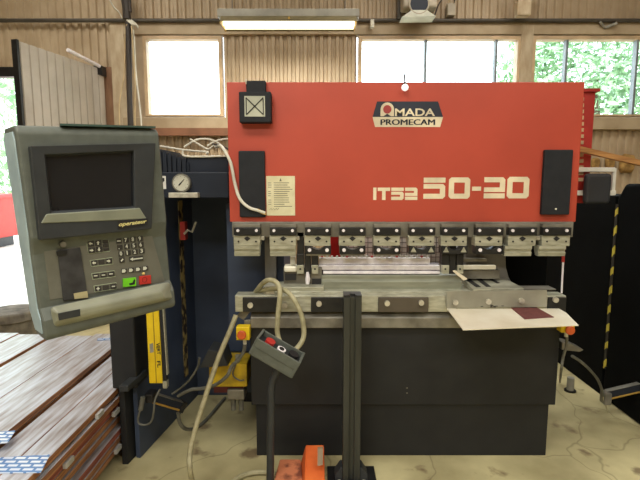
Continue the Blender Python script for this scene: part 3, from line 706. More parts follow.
# outer light-curtain housing on the guard front
yh = 2.72
MB().box(gl(yh) - .098, gl(yh) + .046, yh - .10, yh + .12, .50, 1.70).build('guard_post', BLK, pb, bevel=.01)

# --- yellow light curtain on the guard post
YS = 1.945 * KL
t = thing('light_curtain', 'upright yellow safety light curtain under the control console', 'light curtain', (at(153, 383, YS).x, YS, at(153, 383, YS).z))
a, b = at(147, 300, YS), at(161, 300, YS)
zb, zt2 = at(155, 381, YS).z, at(155, 306, YS).z
A = [at(149.2, 383.5, YS), at(162.6, 383.5, YS), at(158.5, 306, YS), at(145.6, 306, YS)]
MB().slab([Vector((v.x, YS, v.z)) for v in A], (0, .035, 0)).build('casing', YEL, t, bevel=.004)
A = [at(156, 383, YS), at(156.9, 383, YS), at(153.2, 306, YS), at(152.3, 306, YS)]
MB().slab([Vector((v.x, YS - .001, v.z)) for v in A], (0, .002, 0)).build('groove', mat('ochre_groove', (168, 136, 20), .6), t)
A = [at(163.2, 383, YS), at(166.5, 382, YS), at(162.3, 306, YS), at(159, 306, YS)]
MB().slab([Vector((v.x, YS + .0, v.z)) for v in A], (0, .03, 0)).build('lens_strip', INK, t)
A = [at(166.5, 375, YS), at(167.5, 375, YS), at(163.2, 306, YS), at(162.3, 306, YS)]
MB().slab([Vector((v.x, YS + .0, v.z)) for v in A], (0, .03, 0)).build('edge_strip', STEEL, t)
A = [at(149.6, 344, YS), at(153.2, 343, YS), at(153.7, 352, YS), at(150.2, 353, YS)]
MB().slab([Vector((v.x, YS - .001, v.z)) for v in A], (0, .002, 0)).build('small_label', GREY, t)
p = at(160.2, 369, YS)
for txt, ya, yb in (('VERT', 343, 354.5), ('FL', 361, 367.5)):
    pA = at(156.4 + (yb - 350) * .052, yb, YS); hh = at(300, ya, YS).z - at(300, yb, YS).z
    M = Matrix.Translation((pA.x + .014, YS - .001, pA.z)) @ Matrix.Rotation(R(-90 - 3), 4, 'Y')
    M = Matrix.Translation((pA.x, YS - .001, pA.z + hh)) @ Matrix.Rotation(R(90 - 3), 4, 'Y')
    text_part(txt, 'lettering', INK, t, M, hh, .020, .02)
MB().box(at(163, 383, YS).x, at(167, 383, YS).x, YS - .005, YS + .03, at(165, 388, YS).z, at(165, 381, YS).z).build('end_bracket', STEEL, t)
# --- small grey sensor block at the left
t = thing('sensor_block', 'dark grey bar jutting left from the guard below the yellow light curtain', 'bracket', at(128, 386, 2.55))
x0, x1, z0, z1 = rect(119, 386, 128, 392, 2.5)
MB().slab([Vector((x0, 2.50, z0)), Vector((x1, 2.50, z0)), Vector((x1, 2.50, z1)), Vector((x0, 2.50, z1))], (.02, .24, 0)).build('block_body', CONSD, t, bevel=.004)
# --- tilted light bars near the floor
def lightbar(q0, q1, Y0, Y1, h, label):
    a, b = at(*q0, Y0), at(*q1, Y1); d = (b - a).normalized(); up = Vector((0, 0, 1)); up = (up - d * up.dot(d)).normalized(); fw = d.cross(up)
    if fw.y > 0: fw = -fw
    t = thing('safety_light_bar', label, 'light bar', a)
    def bar(lo, hi, f0, f1, m, nm, e0=0, e1=0, bev=.003):
        A = [a + d * e0 + up * lo + fw * f0, b - d * e1 + up * lo + fw * f0, b - d * e1 + up * hi + fw * f0, a + d * e0 + up * hi + fw * f0]
        MB().slab(A, fw * (f1 - f0)).build(nm, m, t, bevel=bev)
    bar(0, h, -.04, 0, NAVY, 'bar_body')
    bar(-.006, .006, -.04, .006, BRASS, 'lower_trim'); bar(h - .002, h + .003, -.04, .004, STEELD, 'upper_trim')
    bar(-.012, h + .008, -.045, .01, DARKST, 'end_cap', (b - a).length - .02, -.008)
    return t, a, b, up
lb_, a_, b_, u_ = lightbar((150, 401.5), (182, 411), 2.70, 2.81, .050, 'tilted black light bar with brass trim low on the left guard')
s = MB(); s.box(a_.x - .02, a_.x + .03, a_.y - .03, a_.y + .05, a_.z - .0, a_.z + .06); s.build('swivel_bracket', DARKST, lb_, bevel=.01)
MB().tube([at(143, 397, 2.65), at(140.5, 410, 2.65)], .014, 10).build('cable_plug', HOSEG, lb_)
cable('sensor_cable', [at(140.5, 409, 2.65), at(138, 419, 2.65), at(140, 424, 2.65), at(147, 424.5, 2.65), at(152, 420, 2.64), at(154, 409, 2.62), at(155, 400, 2.62), at(160, 389, 2.64)], .006, HOSEG, 'thin grey cable looping down from the left light bar')
lr_, a2, b2, u2 = lightbar((609, 399), (670, 385), 3.20, 3.10, .055, 'tilted black light bar with brass trim low on the right guard')
MB().box(a2.x - .04, a2.x + .01, a2.y - .02, a2.y + .05, a2.z - .04, a2.z + .05).build('swivel_bracket', STEELD, lr_, bevel=.008)
cable('sensor_cable', [at(604, 393, 3.20), at(604, 400, 3.20), at(606, 406, 3.20), at(608, 412, 3.20)], .007, HOSE, 'short pale cable hanging off the right light bar')
# lower left plate
MB().slab([Vector((gl(2.665) - .04, 2.665, 0)), Vector((gl(3.3) - .04, 3.3, 0)), Vector((gl(3.3) - .04, 3.3, .53)), Vector((gl(2.665) - .04, 2.665, .53))], (-.035, 0, 0)).build('lower_guard', BLK, pb, bevel=.003)
MB().box(bx0 - .05, LHX1 - .05, YF + .5, YF + .7, 0, .3).build('frame_foot', BLK, pb)
YG = 4.3
x0, x1, z0, z1 = rect(343, 232, 442, 300, YG)
t = thing('mesh_guard', 'white gridded guard panel behind the tooling of the machine', 'guard', ((x0 + x1) / 2, YG, 0))
MB().box(x0, x1, YG, YG + .01, z0, z1).build('panel', WHITE, t)
s = MB(); k = x0
while k < x1: s.box(k, k + .006, YG - .006, YG, z0, z1); k += .045
k = z0
while k < z1: s.box(x0, x1, YG - .006, YG, k, k + .006); k += .045
s.build('grid_wire', mat('grey_wire', (140, 134, 124), .5), t)
for xx in (x0, x1 - .03): MB().box(xx, xx + .03, YG, YG + .04, 0, z0 + .05).build('leg', MULL, t)
x0, x1, z0, z1 = rect(330, 231, 342, 262, 3.9)
t = thing('red_post', 'bright red post glimpsed behind the third tool clamp', 'post', ((x0 + x1) / 2, 3.9, 0))
MB().box(x0, x1, 3.9, 4.0, .012, z1).build('upright', mat('bright_red_paint', (244, 52, 54), .45), t)
MB().box(x0 - .05, x1 + .05, 3.85, 4.05, 0, .012).build('base_plate', DARKST, t)

# ================================================================== THINGS ON AND ROUND THE MACHINE
# black box with taped-on sheet
x0, x1, z0, z1 = rect(239, 91.5, 271, 122.5, BY - .07)
t = thing('switch_box', 'black box with crossed sticker at the top left of the red beam', 'box', ((x0 + x1) / 2, BY, z0))
MB().box(x0, x1, BY - .07, BY - .001, z0, z1).build('box_body', PAD, t, bevel=.006)
xa, xb, za, zb = rect(246, 80.5, 265.5, 93, BY - .04); MB().box(xa, xb, BY - .04, BY + .05, za, zb).build('top_bracket', PAD, t, bevel=.004)
MB().cyl(at(246, 84, BY - .045), at(246.3, 79, BY - .045), .004, 6).build('bracket_pin', BOLT, t)
xa, xb, za, zb = rect(244.5, 96, 265, 116.5, BY - .07); stk = MB().box(xa, xb, BY - .071, BY - .07, za, zb).build('sticker', mat('greyish_sticker', (190, 192, 172), .6), t)
s = MB(); g = .01; yy = BY - .073
for p, q in (((xa + g, za + g), (xb - g, zb - g)), ((xa + g, zb - g), (xb - g, za + g)), ((xa + g, za + g), (xa + g, zb - g)), ((xb - g, za + g), (xb - g, zb - g))):
    s.tube([(p[0], yy, p[1]), (q[0], yy, q[1])], .0028, 6)
s.build('sticker_mark', INK, stk)
# paper notice
x0, x1, z0, z1 = rect(266.5, 176, 295, 215.5, BY)
t = thing('paper_notice', 'yellowed printed notice stuck on the red beam beside a black pad', 'notice', ((x0 + x1) / 2, BY, z0))
MB().box(x0, x1, BY - .003, BY - .001, z0, z1).build('sheet', PAPER, t)
s = MB(); wd = x1 - x0; hh = z1 - z0
GI = mat('grey_print', (120, 116, 98), .7)
for k in range(12):
    z = z1 - hh * (.18 + .054 * k)
    if k in (0, 1, 2, 4, 5, 6, 8, 9, 10): s.box(x0 + wd * .06, x0 + wd * random.uniform(.14, .19), BY - .0036, BY - .003, z, z + hh * .014)
    s.box(x0 + wd * .26, x0 + wd * random.uniform(.6, .92), BY - .0036, BY - .003, z, z + hh * .016)
s.build('printed_lines', GI, t)
s = MB(); s.prism([(x0 + wd * .46, z1 - hh * .13), (x0 + wd * .5, z1 - hh * .05), (x0 + wd * .54, z1 - hh * .13)], 'y', BY - .0036, BY - .003); s.build('printed_emblem', GI, t)
s = MB(); s.tube([(x0 + wd * (.1 + .03 * k), BY - .0036, z0 + hh * (.14 + .025 * ((k * 7) % 3))) for k in range(12)], .0012, 4); s.build('signature', GI, t)
# knob on beam top
p = at(405, 87.5, BY - .03)
t = thing('white_knob', 'small round white knob on a stem at the top edge of the red beam', 'knob', (p.x, BY, p.z))
MB().ball((p.x, BY - .03, p.z), .021, 2).build('knob_ball', mat('white_knob_glow', (250, 250, 245), .3, emit=(255, 255, 250), estr=.8), t, smooth=True)  # knob is no lamp; emission imitates its bright reflection
MB().tube([(p.x, BY - .03, p.z + .015), (p.x - .005, BY - .03, p.z + .075)], .005, 8).build('stem', PIPE, t)
MB().box(p.x - .012, p.x + .012, BY - .035, BY + .002, p.z + .01, p.z + .022).build('stem_clip', PIPE, t)
# white signal cable
cable('signal_cable', [at(216, 147, BY + .25), at(221, 146, BY + .05), at(226.5, 154, BY - .02), at(231, 164, BY - .03), at(235, 184, BY - .03), at(240, 199, BY - .035), at(249, 207.5, BY - .035), at(258, 210.5, BY - .03), at(265, 213, BY - .024)], .0095, CABW, 'thick white cable curving down across the left end of the red beam')
s = MB()
for k in range(3): s.tube([at(258, 209 + k, BY - .032), at(262, 211 + k * 1.3, BY - .03), at(266, 213 + k * .8, BY - .026)], .003, 5, 4)
tag(s.build('wire_ends', BRASS), 'bare wire ends beside the paper notice', 'wire')
# wires loose over the left housing
YB_ = YH + .12
for i, (pts, m, lab) in enumerate((
    ([(160, 146), (178, 149), (195, 151), (208, 152), (206, 154)], CABW, 'pale wire lying lengthwise along the top of the left housing'),
    ([(190, 139), (200, 145), (208, 149), (214, 145)], CABW, 'short pale wire sloping down over the left housing'),
    ([(184, 147), (196, 140), (207, 139), (217, 142), (223, 148)], CABW, 'arched pale wire rising over the left housing'),
    ([(207, 146), (216, 141), (226, 139), (232, 139)], CABW, 'pale wire reaching right towards the red beam'),
    ([(212, 144), (220, 145), (226, 148), (231, 152)], CABK, 'dark wire under the pale wires by the red beam'),
    ([(183, 150), (183, 155), (190, 156.5), (208, 156.5), (228, 156)], CABW, 'white wire along the front edge of the top box left of the beam'))):
    cable('loose_wire', [at(*q, YB_ - (.08 if i == 5 else 0)) for q in pts], .006, m, lab, group='loose wires on the left housing')
# sheet metal shelf
YSF = RY - .018
t = thing('sheet_metal_shelf', 'pale bent sheet metal shelf bolted to the front rail at right', 'shelf', (1.05, YSF, .96))
P = [at(446.5, 291.5, YSF), at(547, 290, YSF), at(547, 307, YSF), at(446.5, 308, YSF)]
MB().slab([Vector((p.x, YSF, p.z)) for p in P], (0, .004, 0)).build('flange', FLANGE, t)
zsh = at(446.5, 308.5, YSF).z
A = [atz(446.5, 308, zsh), atz(463, 329.5, zsh), atz(578.5, 325, zsh), atz(566, 312.5, zsh), atz(556, 307, zsh)]
A[0].y = YSF; A[4].y = YSF
MB().slab(A, (0, 0, -.005)).build('shelf_plate', SHEET, t)
for px, py in ((455, 302), (488, 301.3), (521, 300.5)):
    p = at(px, py, YSF); MB().cyl((p.x, YSF, p.z), (p.x, YSF - .016, p.z), .016, 14).build('bolt', BOLT, t, smooth=True)
s = MB()
for _ in range(9):
    p = at(random.uniform(482, 504), random.uniform(305, 307.5), YSF); s.box(p.x - .008, p.x + .006, YSF - .001, YSF, p.z - .002, p.z + .002)
s.build('scuff_mark', INK, t)
A = [atz(511, 308.2, zsh), atz(534, 306.3, zsh), atz(554, 317.5, zsh), atz(524.5, 319.5, zsh)]
tag(MB().slab(A, (0, 0, .003)).build('abrasive_sheet', MAROON), 'maroon abrasive sheet lying on the sheet metal shelf', 'sandpaper')
# emergency stops
def estop(q, Y, depth, label):
    x0, x1, z0, z1 = rect(*q, Y)
    t = thing('emergency_stop', label, 'emergency stop', ((x0 + x1) / 2, Y, z0), 'emergency stop boxes')
    MB().box(x0, x1, Y, Y + depth, z0, z1).build('box_body', YEL, t, bevel=.006)
    cx, cz = (x0 + x1) / 2 - .002, (z0 + z1) / 2
    MB().cyl((cx, Y, cz), (cx, Y - .018, cz), .016, 16).build('button_neck', DARKST, t)
    MB().cyl((cx, Y - .014, cz), (cx, Y - .034, cz), .027, 20).build('button', mat('orange_red_button', (214, 96, 40), .45), t, bevel=.006, smooth=True)
    MB().cyl((cx + .008, Y + depth / 2, z0), (cx + .008, Y + depth / 2, z0 - .032), .011, 10).build('cable_gland', WHITE, t)
    return cx + .008, Y + depth / 2, z0 - .03
ex = estop((236, 327, 249.5, 340.5), 2.66, .06, 'yellow box with orange stop button left of the black front panel')
estop((561.5, 325, 575, 333), 2.66, .06, 'yellow stop button box under the right end of the sheet metal shelf')
MB().box(at(236, 330, 2.72).x, xl + .01, 2.72, 2.75, at(240, 338, 2.72).z, at(240, 330, 2.72).z).build('stop_bracket', BLK, pb)
MB().box(xr - .01, at(574, 330, 2.72).x, 2.72, 2.75, at(570, 333, 2.72).z, at(570, 327, 2.72).z).build('stop_bracket', BLK, pb)
# small plates by the left rail end
P = [at(236, 317, RY), at(245, 307, RY), at(251, 311, RY), at(243, 321, RY)]
MB().slab([Vector((p.x, RY + .02, p.z)) for p in P], (0, .02, 0)).build('rail_bracket', STEELD, pb)
MB().box(at(243.5, 324, RY).x, at(250, 324, RY).x, RY + .02, FY + .02, at(246, 326, RY).z, at(246, 321, RY).z).build('stop_block', STEELD, pb, bevel=.003)
# yellow junction box low at left
YJ = 2.80
x0, x1, z0, z1 = rect(209, 364, 247, 387, YJ)
t = thing('yellow_valve_box', 'yellow valve box low between the left guard and front panel', 'box', ((x0 + x1) / 2, YJ, z0 - .12))
MB().box(x0, x1, YJ, YJ + .2, z0, z1).build('box_body', YELD, t, bevel=.006)
MB().box(x0 + .02, x1 - .03, YJ + .03, YJ + .17, z0 - .05, z0).build('valve_block', mat('dark_red_valve', (110, 34, 40), .5), t)
MB().box(x0 + .11, x1 - .02, YJ + .0, YJ + .12, z0 - .085, z0 - .02).build('fitting_block', STEELD, t, bevel=.006)
for k in (.14, .19): MB().cyl((x0 + k, YJ + .04, z0 - .08), (x0 + k, YJ + .04, z0 - .17), .016, 10).build('pipe_fitting', HOSEG, t)
MB().box(x0 - .02, x0 + .1, YJ - .01, YJ + .05, z1 - .005, z1 + .012).build('white_tag', WHITE, t)
MB().tube([(x0 + .18, YJ - .006, z1 + .03), (x0 + .15, YJ - .012, z1 - .06), (x0 + .19, YJ - .012, z1 - .1), (x0 + .22, YJ - .008, z1 - .1)], .005, 6, 5).build('front_lead', HOSEG, t)
MB().cyl((x0 + .175, YJ + .03, z1), (x0 + .175, YJ + .03, z1 + .05), .014, 10).build('top_fitting', GREY, t)
MB().box(x0 + .02, x1, YJ + .12, YF + .2, z1 - .06, z1 - .01).build('valve_mount', BLK, pb)
P = [at(203, 362, 2.86), at(231, 360, 2.86), at(226, 347, 2.86), at(212, 344, 2.86)]
P = [p - Vector((0, .1, 0)) for p in P]
t = MB().slab([Vector((p.x, 2.76, p.z)) for p in P], (0, .16, 0)).build('pedal_plate', CONSD, pb, bevel=.005)
P = [at(562, 350, 2.84), at(580, 352, 2.84), at(584, 350, 2.84), at(572, 344, 2.84), at(562, 342, 2.84)]
MB().slab([Vector((p.x, 2.84, p.z)) for p in P], (0, .1, 0)).build('pedal_plate', STEELD, pb, bevel=.004)
c = atz(570, 391, 0)
t = thing('levelling_foot', 'small steel post standing on the floor right of the front panel', 'foot', c)
MB().cyl(c + Vector((0, 0, .0)), c + Vector((0, 0, .012)), .045, 16).build('base', DARKST, t)
MB().cyl(c + Vector((0, 0, .012)), c + Vector((0, 0, .115)), .028, 12).build('stud', GREY, t)
# cables right
cable('switch_cable', [at(567, 334, 2.69), at(566.5, 345, 2.69), at(563, 358, 2.72), at(561, 372, 2.78), atz(560, 382, .012)], .008, HOSEG, 'grey cable hanging down from the right stop button to the floor')
cable('floor_cable', [at(572, 356, 2.84), at(580, 361, 2.88), at(590, 370, 2.98), at(598, 380, 3.1), at(602, 390, 3.18), at(604, 396, 3.2)], .009, HOSEG, 'grey cable arching from the right pedal plate to the light bar')
# control post (foot of photo) -- pole with tilted control box
YPL = 2.42
pb0 = atz(270, 496, 0)
t = thing('control_stand', 'bent dark pole carrying a tilted grey push button box', 'control stand', (pb0.x, pb0.y, 0))
MB().box(pb0.x - .14, pb0.x + .018, pb0.y - .12, pb0.y + .12, 0, .012).build('base_plate', DARKST, t, bevel=.003)
yy = pb0.y
MB().tube([Vector((pb0.x, yy, .012)), at(270.5, 450, yy), at(271, 410, yy), at(271, 388, yy), at(272.5, 380, yy), at(277, 371, yy), at(279, 364, yy)], .0205, 10).build('pole', CONSD, t, smooth=True)
c = at(277, 353.5, yy - .01); px_m = 1 / (FPX / (yy / ray(277, 353).y))
Mx = Matrix.Translation(c) @ Matrix.Rotation(R(29), 4, 'Y') @ Matrix.Rotation(R(-6), 4, 'Z') @ Matrix.Rotation(R(10), 4, 'X')
def cbx(x0, x1, y0, y1, z0, z1, nm, m, bev=.004): MB().box(x0, x1, y0, y1, z0, z1, Mx).build(nm, m, t, bevel=bev)
Lh = .128
cbx(-Lh, Lh, -.055, .055, -.055, .02, 'box_body', CONS, .008)
cbx(-Lh, Lh, -.058, -.048, .0, .052, 'box_rim', CONS); cbx(-Lh, Lh, .048, .058, .0, .052, 'box_rim', CONS)
cbx(-Lh - .002, -Lh + .012, -.058, .058, -.05, .055, 'box_rim', CONS); cbx(Lh - .012, Lh + .002, -.058, .058, -.05, .055, 'box_rim', CONS)
cbx(-Lh + .012, Lh - .012, -.048, .048, .02, .022, 'face_plate', CONSD, 0)
def cyl_l(x, y, z0, z1, r, nm, m): MB().cyl(Mx @ Vector((x, y, z0)), Mx @ Vector((x, y, z1)), r, 18).build(nm, m, t, smooth=True)
cyl_l(-.06, -.005, .02, .05, .026, 'push_button', REDK); cyl_l(.01, -.005, .02, .04, .024, 'key_switch_ring', BRIGHT); cyl_l(.01, -.005, .04, .043, .014, 'key_switch', INK)
cyl_l(.078, .0, .02, .05, .028, 'black_button', INK)
# orange foot switch
p0 = atz(299, 486, 0)
t = thing('foot_switch', 'orange hooded foot switch on the floor beside the dark pole', 'foot switch', (p0.x + .02, p0.y, 0))
fx0, fxm, fx1 = at(276, 470, 2.42).x, at(305, 470, 2.42).x, at(325, 470, 2.42).x
z_lo = at(290, 459, 2.55).z; z_hi = at(315, 444.5, 2.57).z
A = [Vector((fx0 - .005, 2.30, .0)), Vector((fxm, 2.28, 0)), Vector((fxm, 2.30, z_lo - .10)), Vector((fx0 - .002, 2.31, z_lo - .10))]
MB().loft([Vector((fx0 - .015, 2.27, 0)), Vector((fxm, 2.27, 0)), Vector((fxm, 2.27, .09)), Vector((fx0 - .015, 2.27, .09))],
          [Vector((fx0 + .01, 2.55, 0)), Vector((fxm - .02, 2.55, 0)), Vector((fxm - .03, 2.55, z_lo)), Vector((fx0 + .01, 2.55, z_lo))]).build('tread', OSCUFF, t, bevel=.006)
MB().loft([Vector((fxm - .01, 2.24, 0)), Vector((fx1, 2.24, 0)), Vector((fx1, 2.24, .12)), Vector((fxm - .0, 2.24, .12))],
          [Vector((fxm - .05, 2.57, 0)), Vector((fx1 - .005, 2.57, 0)), Vector((fx1 - .005, 2.57, z_hi)), Vector((fxm - .0, 2.57, z_hi))]).build('hood', ORANGE, t, bevel=.008)
MB().slab([at(317.5, 449, 2.44), at(323, 448.5, 2.44), at(322.8, 465, 2.36), at(317.5, 466, 2.36)], (0, .02, 0)).build('maker_plate', mat('dull_label', (150, 128, 100), .6), t)
# aluminium post
pf = atz(351, 478, 0)
YP = pf.y
xa, xb = at(342.8, 400, YP).x, at(360, 400, YP).x
zt3 = at(352, 295.5, YP).z
t = thing('steel_post', 'slim dark grooved steel post standing on the floor before the machine', 'post', ((xa + xb) / 2, YP, 0))
w_ = xb - xa; cx = (xa + xb) / 2; h = w_ / 2
prof = [(-h, -h), (-h * .3, -h), (-h * .3, -h * .62), (h * .3, -h * .62), (h * .3, -h), (h, -h), (h, h), (-h, h)]
MB().prism([(cx + a, YP + b) for a, b in prof], 'z', .012, zt3).build('profile', mat('dark_aluminium', (66, 68, 64), .42, .35, (52, 54, 50), 5, (6, 6, .4)), t, bevel=.003)
s = MB()
for a, b in ((-h, -h * .3), (h * .3, h)): s.box(cx + a, cx + b, YP - h, YP + h, zt3, zt3 + .012)
s.box(cx - h * .3, cx + h * .3, YP - .2 * h, YP + h, zt3, zt3 + .012); s.build('end_cap', DARKST, t)
MB().box(cx - .135, cx + .145, YP - .1, YP + .1, 0, .012).build('base_plate', DARKST, t, bevel=.003)
for sx in (-1, 1): MB().prism([(cx + sx * h, .012), (cx + sx * (h + .045), .012), (cx + sx * (h + .045), .04), (cx + sx * (h + .012), .09), (cx + sx * h, .09)], 'y', YP - .04, YP + .04).build('corner_bracket', CONSD, t, bevel=.004)
for sx in (-1, 1): MB().cyl((cx + sx * .07, YP - .06, .012), (cx + sx * .07, YP - .06, .024), .012, 8).build('base_bolt', BOLT, t)
# hoses
YHo = 2.60
cable('hose', [at(q[0], q[1], y) for *q, y in ((255, 293, 2.80), (262, 284, 2.72), (269, 280, 2.66), (277, 283, 2.63), (280, 293, YHo), (278, 315, YHo), (277.5, 333, YHo), (282, 345, 2.58), (292, 351, 2.56), (301, 343, 2.58), (304, 332, YHo), (301, 314, YHo), (293, 298, 2.62), (284, 290, 2.66), (272, 288.5, 2.72), (258, 291, 2.79))], .0145, HOSE, 'cream rubber hose looping over the left end of the front rail', 8, 10)
cable('hose', [at(q[0], q[1], y) for *q, y in ((236, 315, 2.69), (229, 333, 2.65), (218, 359, 2.6), (205, 398, 2.52), (195, 430, 2.45), (190, 452, 2.40), (190, 470, 2.34))] + [atz(194, 488, .02)], .0145, HOSE, 'long cream hose hanging from the rail end down to the floor', 8, 10)
cable('switch_cable', [Vector(ex), at(243.5, 352, 2.69), at(238, 360, 2.7), at(232, 366, 2.7), at(227, 376, 2.68), at(215, 385, 2.70), at(202, 388.5, 2.74), at(190, 390, 2.76), at(178, 396, 2.78)], .011, HOSEG, 'grey cable sagging from the left stop button to the light bar', 8)
cable('floor_cable', [at(178, 412, 2.81), at(180, 423, 2.84), at(186, 429, 2.90)] + [atz(*q, .014) for q in ((196, 428), (207, 419), (218, 406), (225, 398))], .012, HOSEG, 'grey cable from the left light bar curling over the floor', 8)
cable('pedal_cable', [atz(*q, .018) for q in ((225, 490), (238, 478), (252, 473), (266, 472.5), (276, 475))], .014, HOSE, 'cream cable running over the floor into the orange foot switch', 8)
cable('thin_lead', [at(199.5, 358, 2.78), at(198, 366, 2.80), at(191, 378, 2.82), at(182, 387, 2.82), at(172, 394, 2.80)], .007, HOSEG, 'thin dark lead curving down across the left guard', 8)

# ================================================================== CONTROL CONSOLE
CM = Matrix.Translation((-.7997, 1.7546, 1.4663)) @ Matrix.Rotation(.8082, 4, 'Z') @ Matrix.Rotation(-.0558, 4, 'Y')
CI = CM.inverted()
def con(px, py, y=0.0):
    o = CI @ CAM; d = (CI.to_3x3() @ ray(px, py)); k = (y - o.y) / d.y; return o + d * k
t = thing('control_console', 'grey green control console with dark screen and keypad at left', 'control console', None, None, CM)
WH, H1, H2 = .25, .4335, .305
s = MB()
prof = [(.16, H1 - .03), (.135, H1), (.015, H1), (0, H1 - .02), (0, .06), (.016, .0), (.016, -.19), (-.01, -.23), (-.012, -H2 + .015), (.0, -H2), (.10, -H2 + .005), (.14, -.22)]
s.prism(prof, 'x', -WH, WH); s.build('casing', CONS, t, bevel=.012, local=True, seg=3)
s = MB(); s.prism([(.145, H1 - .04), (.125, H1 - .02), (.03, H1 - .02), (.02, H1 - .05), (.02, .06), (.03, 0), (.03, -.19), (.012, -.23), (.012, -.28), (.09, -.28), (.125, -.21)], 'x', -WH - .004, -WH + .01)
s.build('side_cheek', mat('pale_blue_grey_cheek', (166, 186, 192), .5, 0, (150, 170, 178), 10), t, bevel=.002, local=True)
# dark screen housing: ring with inner chamfer
O = [con(*q, -.024) for q in ((30, 146), (156, 143), (152, 229), (40, 240.5))]
I = [con(*q, -.022) for q in ((44.5, 154.5), (134, 150.5), (134.5, 208.5), (51, 213.5))]
I2 = [con(*q, -.003) for q in ((46, 157), (132, 153), (132.5, 206), (51.5, 210.5))]
Ob = [Vector((v.x, .008, v.z)) for v in O]
s = MB(); vs = O + I + I2 + Ob
fs = []
for k in range(4):
    j = (k + 1) % 4; fs += [(k, j, 4 + j, 4 + k), (4 + k, 4 + j, 8 + j, 8 + k), (12 + k, 12 + j, j, k)]
for k in range(4):
    j = (k + 1) % 4; fs.append((8 + k, 8 + j, 12 + j, 12 + k))
# sloping sill of the bezel catches light, painted paler as its own part below
s.poly(vs, fs); s.build('screen_bezel', CONSD, t, bevel=.004, local=True)
S = [con(*q, -.004) for q in ((45, 156), (133, 152), (133.5, 207), (51, 211.5))]
MB().slab(S, (0, .004, 0)).build('screen', SCREEN, t, local=True)
SL = [con(*q, -.026) for q in ((46.5, 214), (140, 208), (147, 219), (41, 223.5))]
MB().loft([SL[0], SL[1], SL[2], SL[3]], [Vector((v.x, 0, v.z)) for v in SL]).build('bezel_sill', mat('lit_bezel_sill', (136, 140, 122), .5), t, bevel=.003, local=True)
# name badge
B = [con(*q, -.0245) for q in ((118, 221), (148, 218), (147.5, 224.5), (118, 229))]
MB().slab([v - Vector((0, .002, 0)) for v in B], (0, .003, 0)).build('badge', INK, t, local=True)
a, b = con(118.5, 227, -.0275), con(147, 219.5, -.0275)
dv = con(147, 223.5, -.0275) - con(119, 227, -.0275); ang = math.atan2(dv.z, dv.x)
text_part('operateur', 'badge_lettering', mat('pale_gold_print', (232, 222, 150), .5), t, CM @ Matrix.Translation(con(119, 227.6, -.0272)) @ Matrix.Rotation(-ang, 4, 'Y'), dv.length, .017, .02, .35)
# keypad foil
yk = .014
K = [con(*q, yk) for q in ((43, 243.5), (151, 231.5), (165, 282), (50, 300))]
MB().slab(K, (0, .004, 0)).build('keypad_foil', KEYP, t, bevel=.001, local=True)
# paper pocket
yq = yk - .001
MB().slab([con(*q, yq) for q in ((57, 250), (80, 247.5), (88, 298.5), (63, 300.5))], (0, -.004, 0)).build('floppy_drive', mat('worn_dark_pocket', (62, 62, 64), .6, 0, (40, 40, 42), 18), t, local=True, bevel=.002)
MB().slab([con(*q, yq - .004) for q in ((73.5, 293.5), (87, 291), (88, 297.5), (74.5, 299))], (0, -.002, 0)).build('tape_label', mat('beige_tape', (180, 170, 130), .7), t, local=True)
c = con(61.5, 244, yq); MB().cyl(c, c + Vector((0, -.02, 0)), .010, 14).build('lock_barrel', STEELD, t, local=True, smooth=True)
MB().slab([con(*q, yq - .004) for q in ((56, 250.5), (67, 249), (66.5, 254.5), (57, 256))], (0, -.006, 0)).build('drive_latch', DARKST, t, local=True, bevel=.002)
# keys
def key(px, py, w_, h_, m, name='key', slope=-.10, th=.003):
    hw, hh = w_ / 2, h_ / 2
    Q = [con(px + a, py + b + a * slope, yq) for a, b in ((-hw, -hh), (hw, -hh), (hw + .3, hh), (-hw + .3, hh))]
    return MB().slab(Q, (0, -th, 0)).build(name, m, t, local=True, bevel=.0012)
def mark(k, pts):
    s = MB(); s.slab([con(*q, yq - .0031) for q in pts], (0, -.0008, 0)); s.build('key_mark', SYM, k, local=True)
def frame_line(q):
    s = MB(); P = [con(*p, yq) for p in q]
    s.tube(P + [P[0]], .0013, 4); s.build('key_outline', mat('pale_outline', (176, 188, 160), .6), t, local=True)
def arrow(k, x, y, dx, dy):
    px_, py_ = -dy, dx
    mark(k, [(x + dx * 1.9, y + dy * 1.9), (x + px_ * 1.6, y + py_ * 1.6), (x - px_ * 1.6, y - py_ * 1.6)])
    mark(k, [(x + px_ * .6, y + py_ * .6), (x - dx * 1.9 + px_ * .6, y - dy * 1.9 + py_ * .6), (x - dx * 1.9 - px_ * .6, y - dy * 1.9 - py_ * .6), (x - px_ * .6, y - py_ * .6)])
frame_line(((86.5, 241.5), (108, 239.2), (110, 251.2), (88.5, 253.6)))
for x, y, d_ in ((90.5, 243.6, (-1, 0)), (98, 242.8, (0, -1)), (91.6, 250.3, (1, 0)), (99, 249.4, (0, 1))):
    k = key(x, y, 6.4, 5.6, KEYD); arrow(k, x, y, *d_)
for x, y in ((105.2, 241.6), (105.6, 245.4), (106.2, 249.4)): key(x, y, 5.6, 2.9, KEYD)
frame_line(((90, 260.5), (112, 257.5), (113, 264), (91.5, 266.6)))
for x, y, d_ in ((94, 262.9, (-1, 0)), (101.3, 262, None), (108.6, 261, (1, 0))):
    k = key(x, y, 6, 5, KEYD)
    if d_: arrow(k, x, y, *d_)
frame_line(((91.5, 273.6), (114.5, 270.6), (115.3, 276.6), (92.7, 279.4)))
for x, y in ((95.6, 275.8), (103.4, 275), (111, 273.9)):
    k = key(x, y, 6, 4.6, KEYD); mark(k, [(x - 1.8, y - .3), (x + 1.8, y - .6), (x + 1.8, y + .3), (x - 1.8, y + .6)])
frame_line(((93.8, 286), (116.2, 282.6), (117.2, 288.8), (95, 292)))
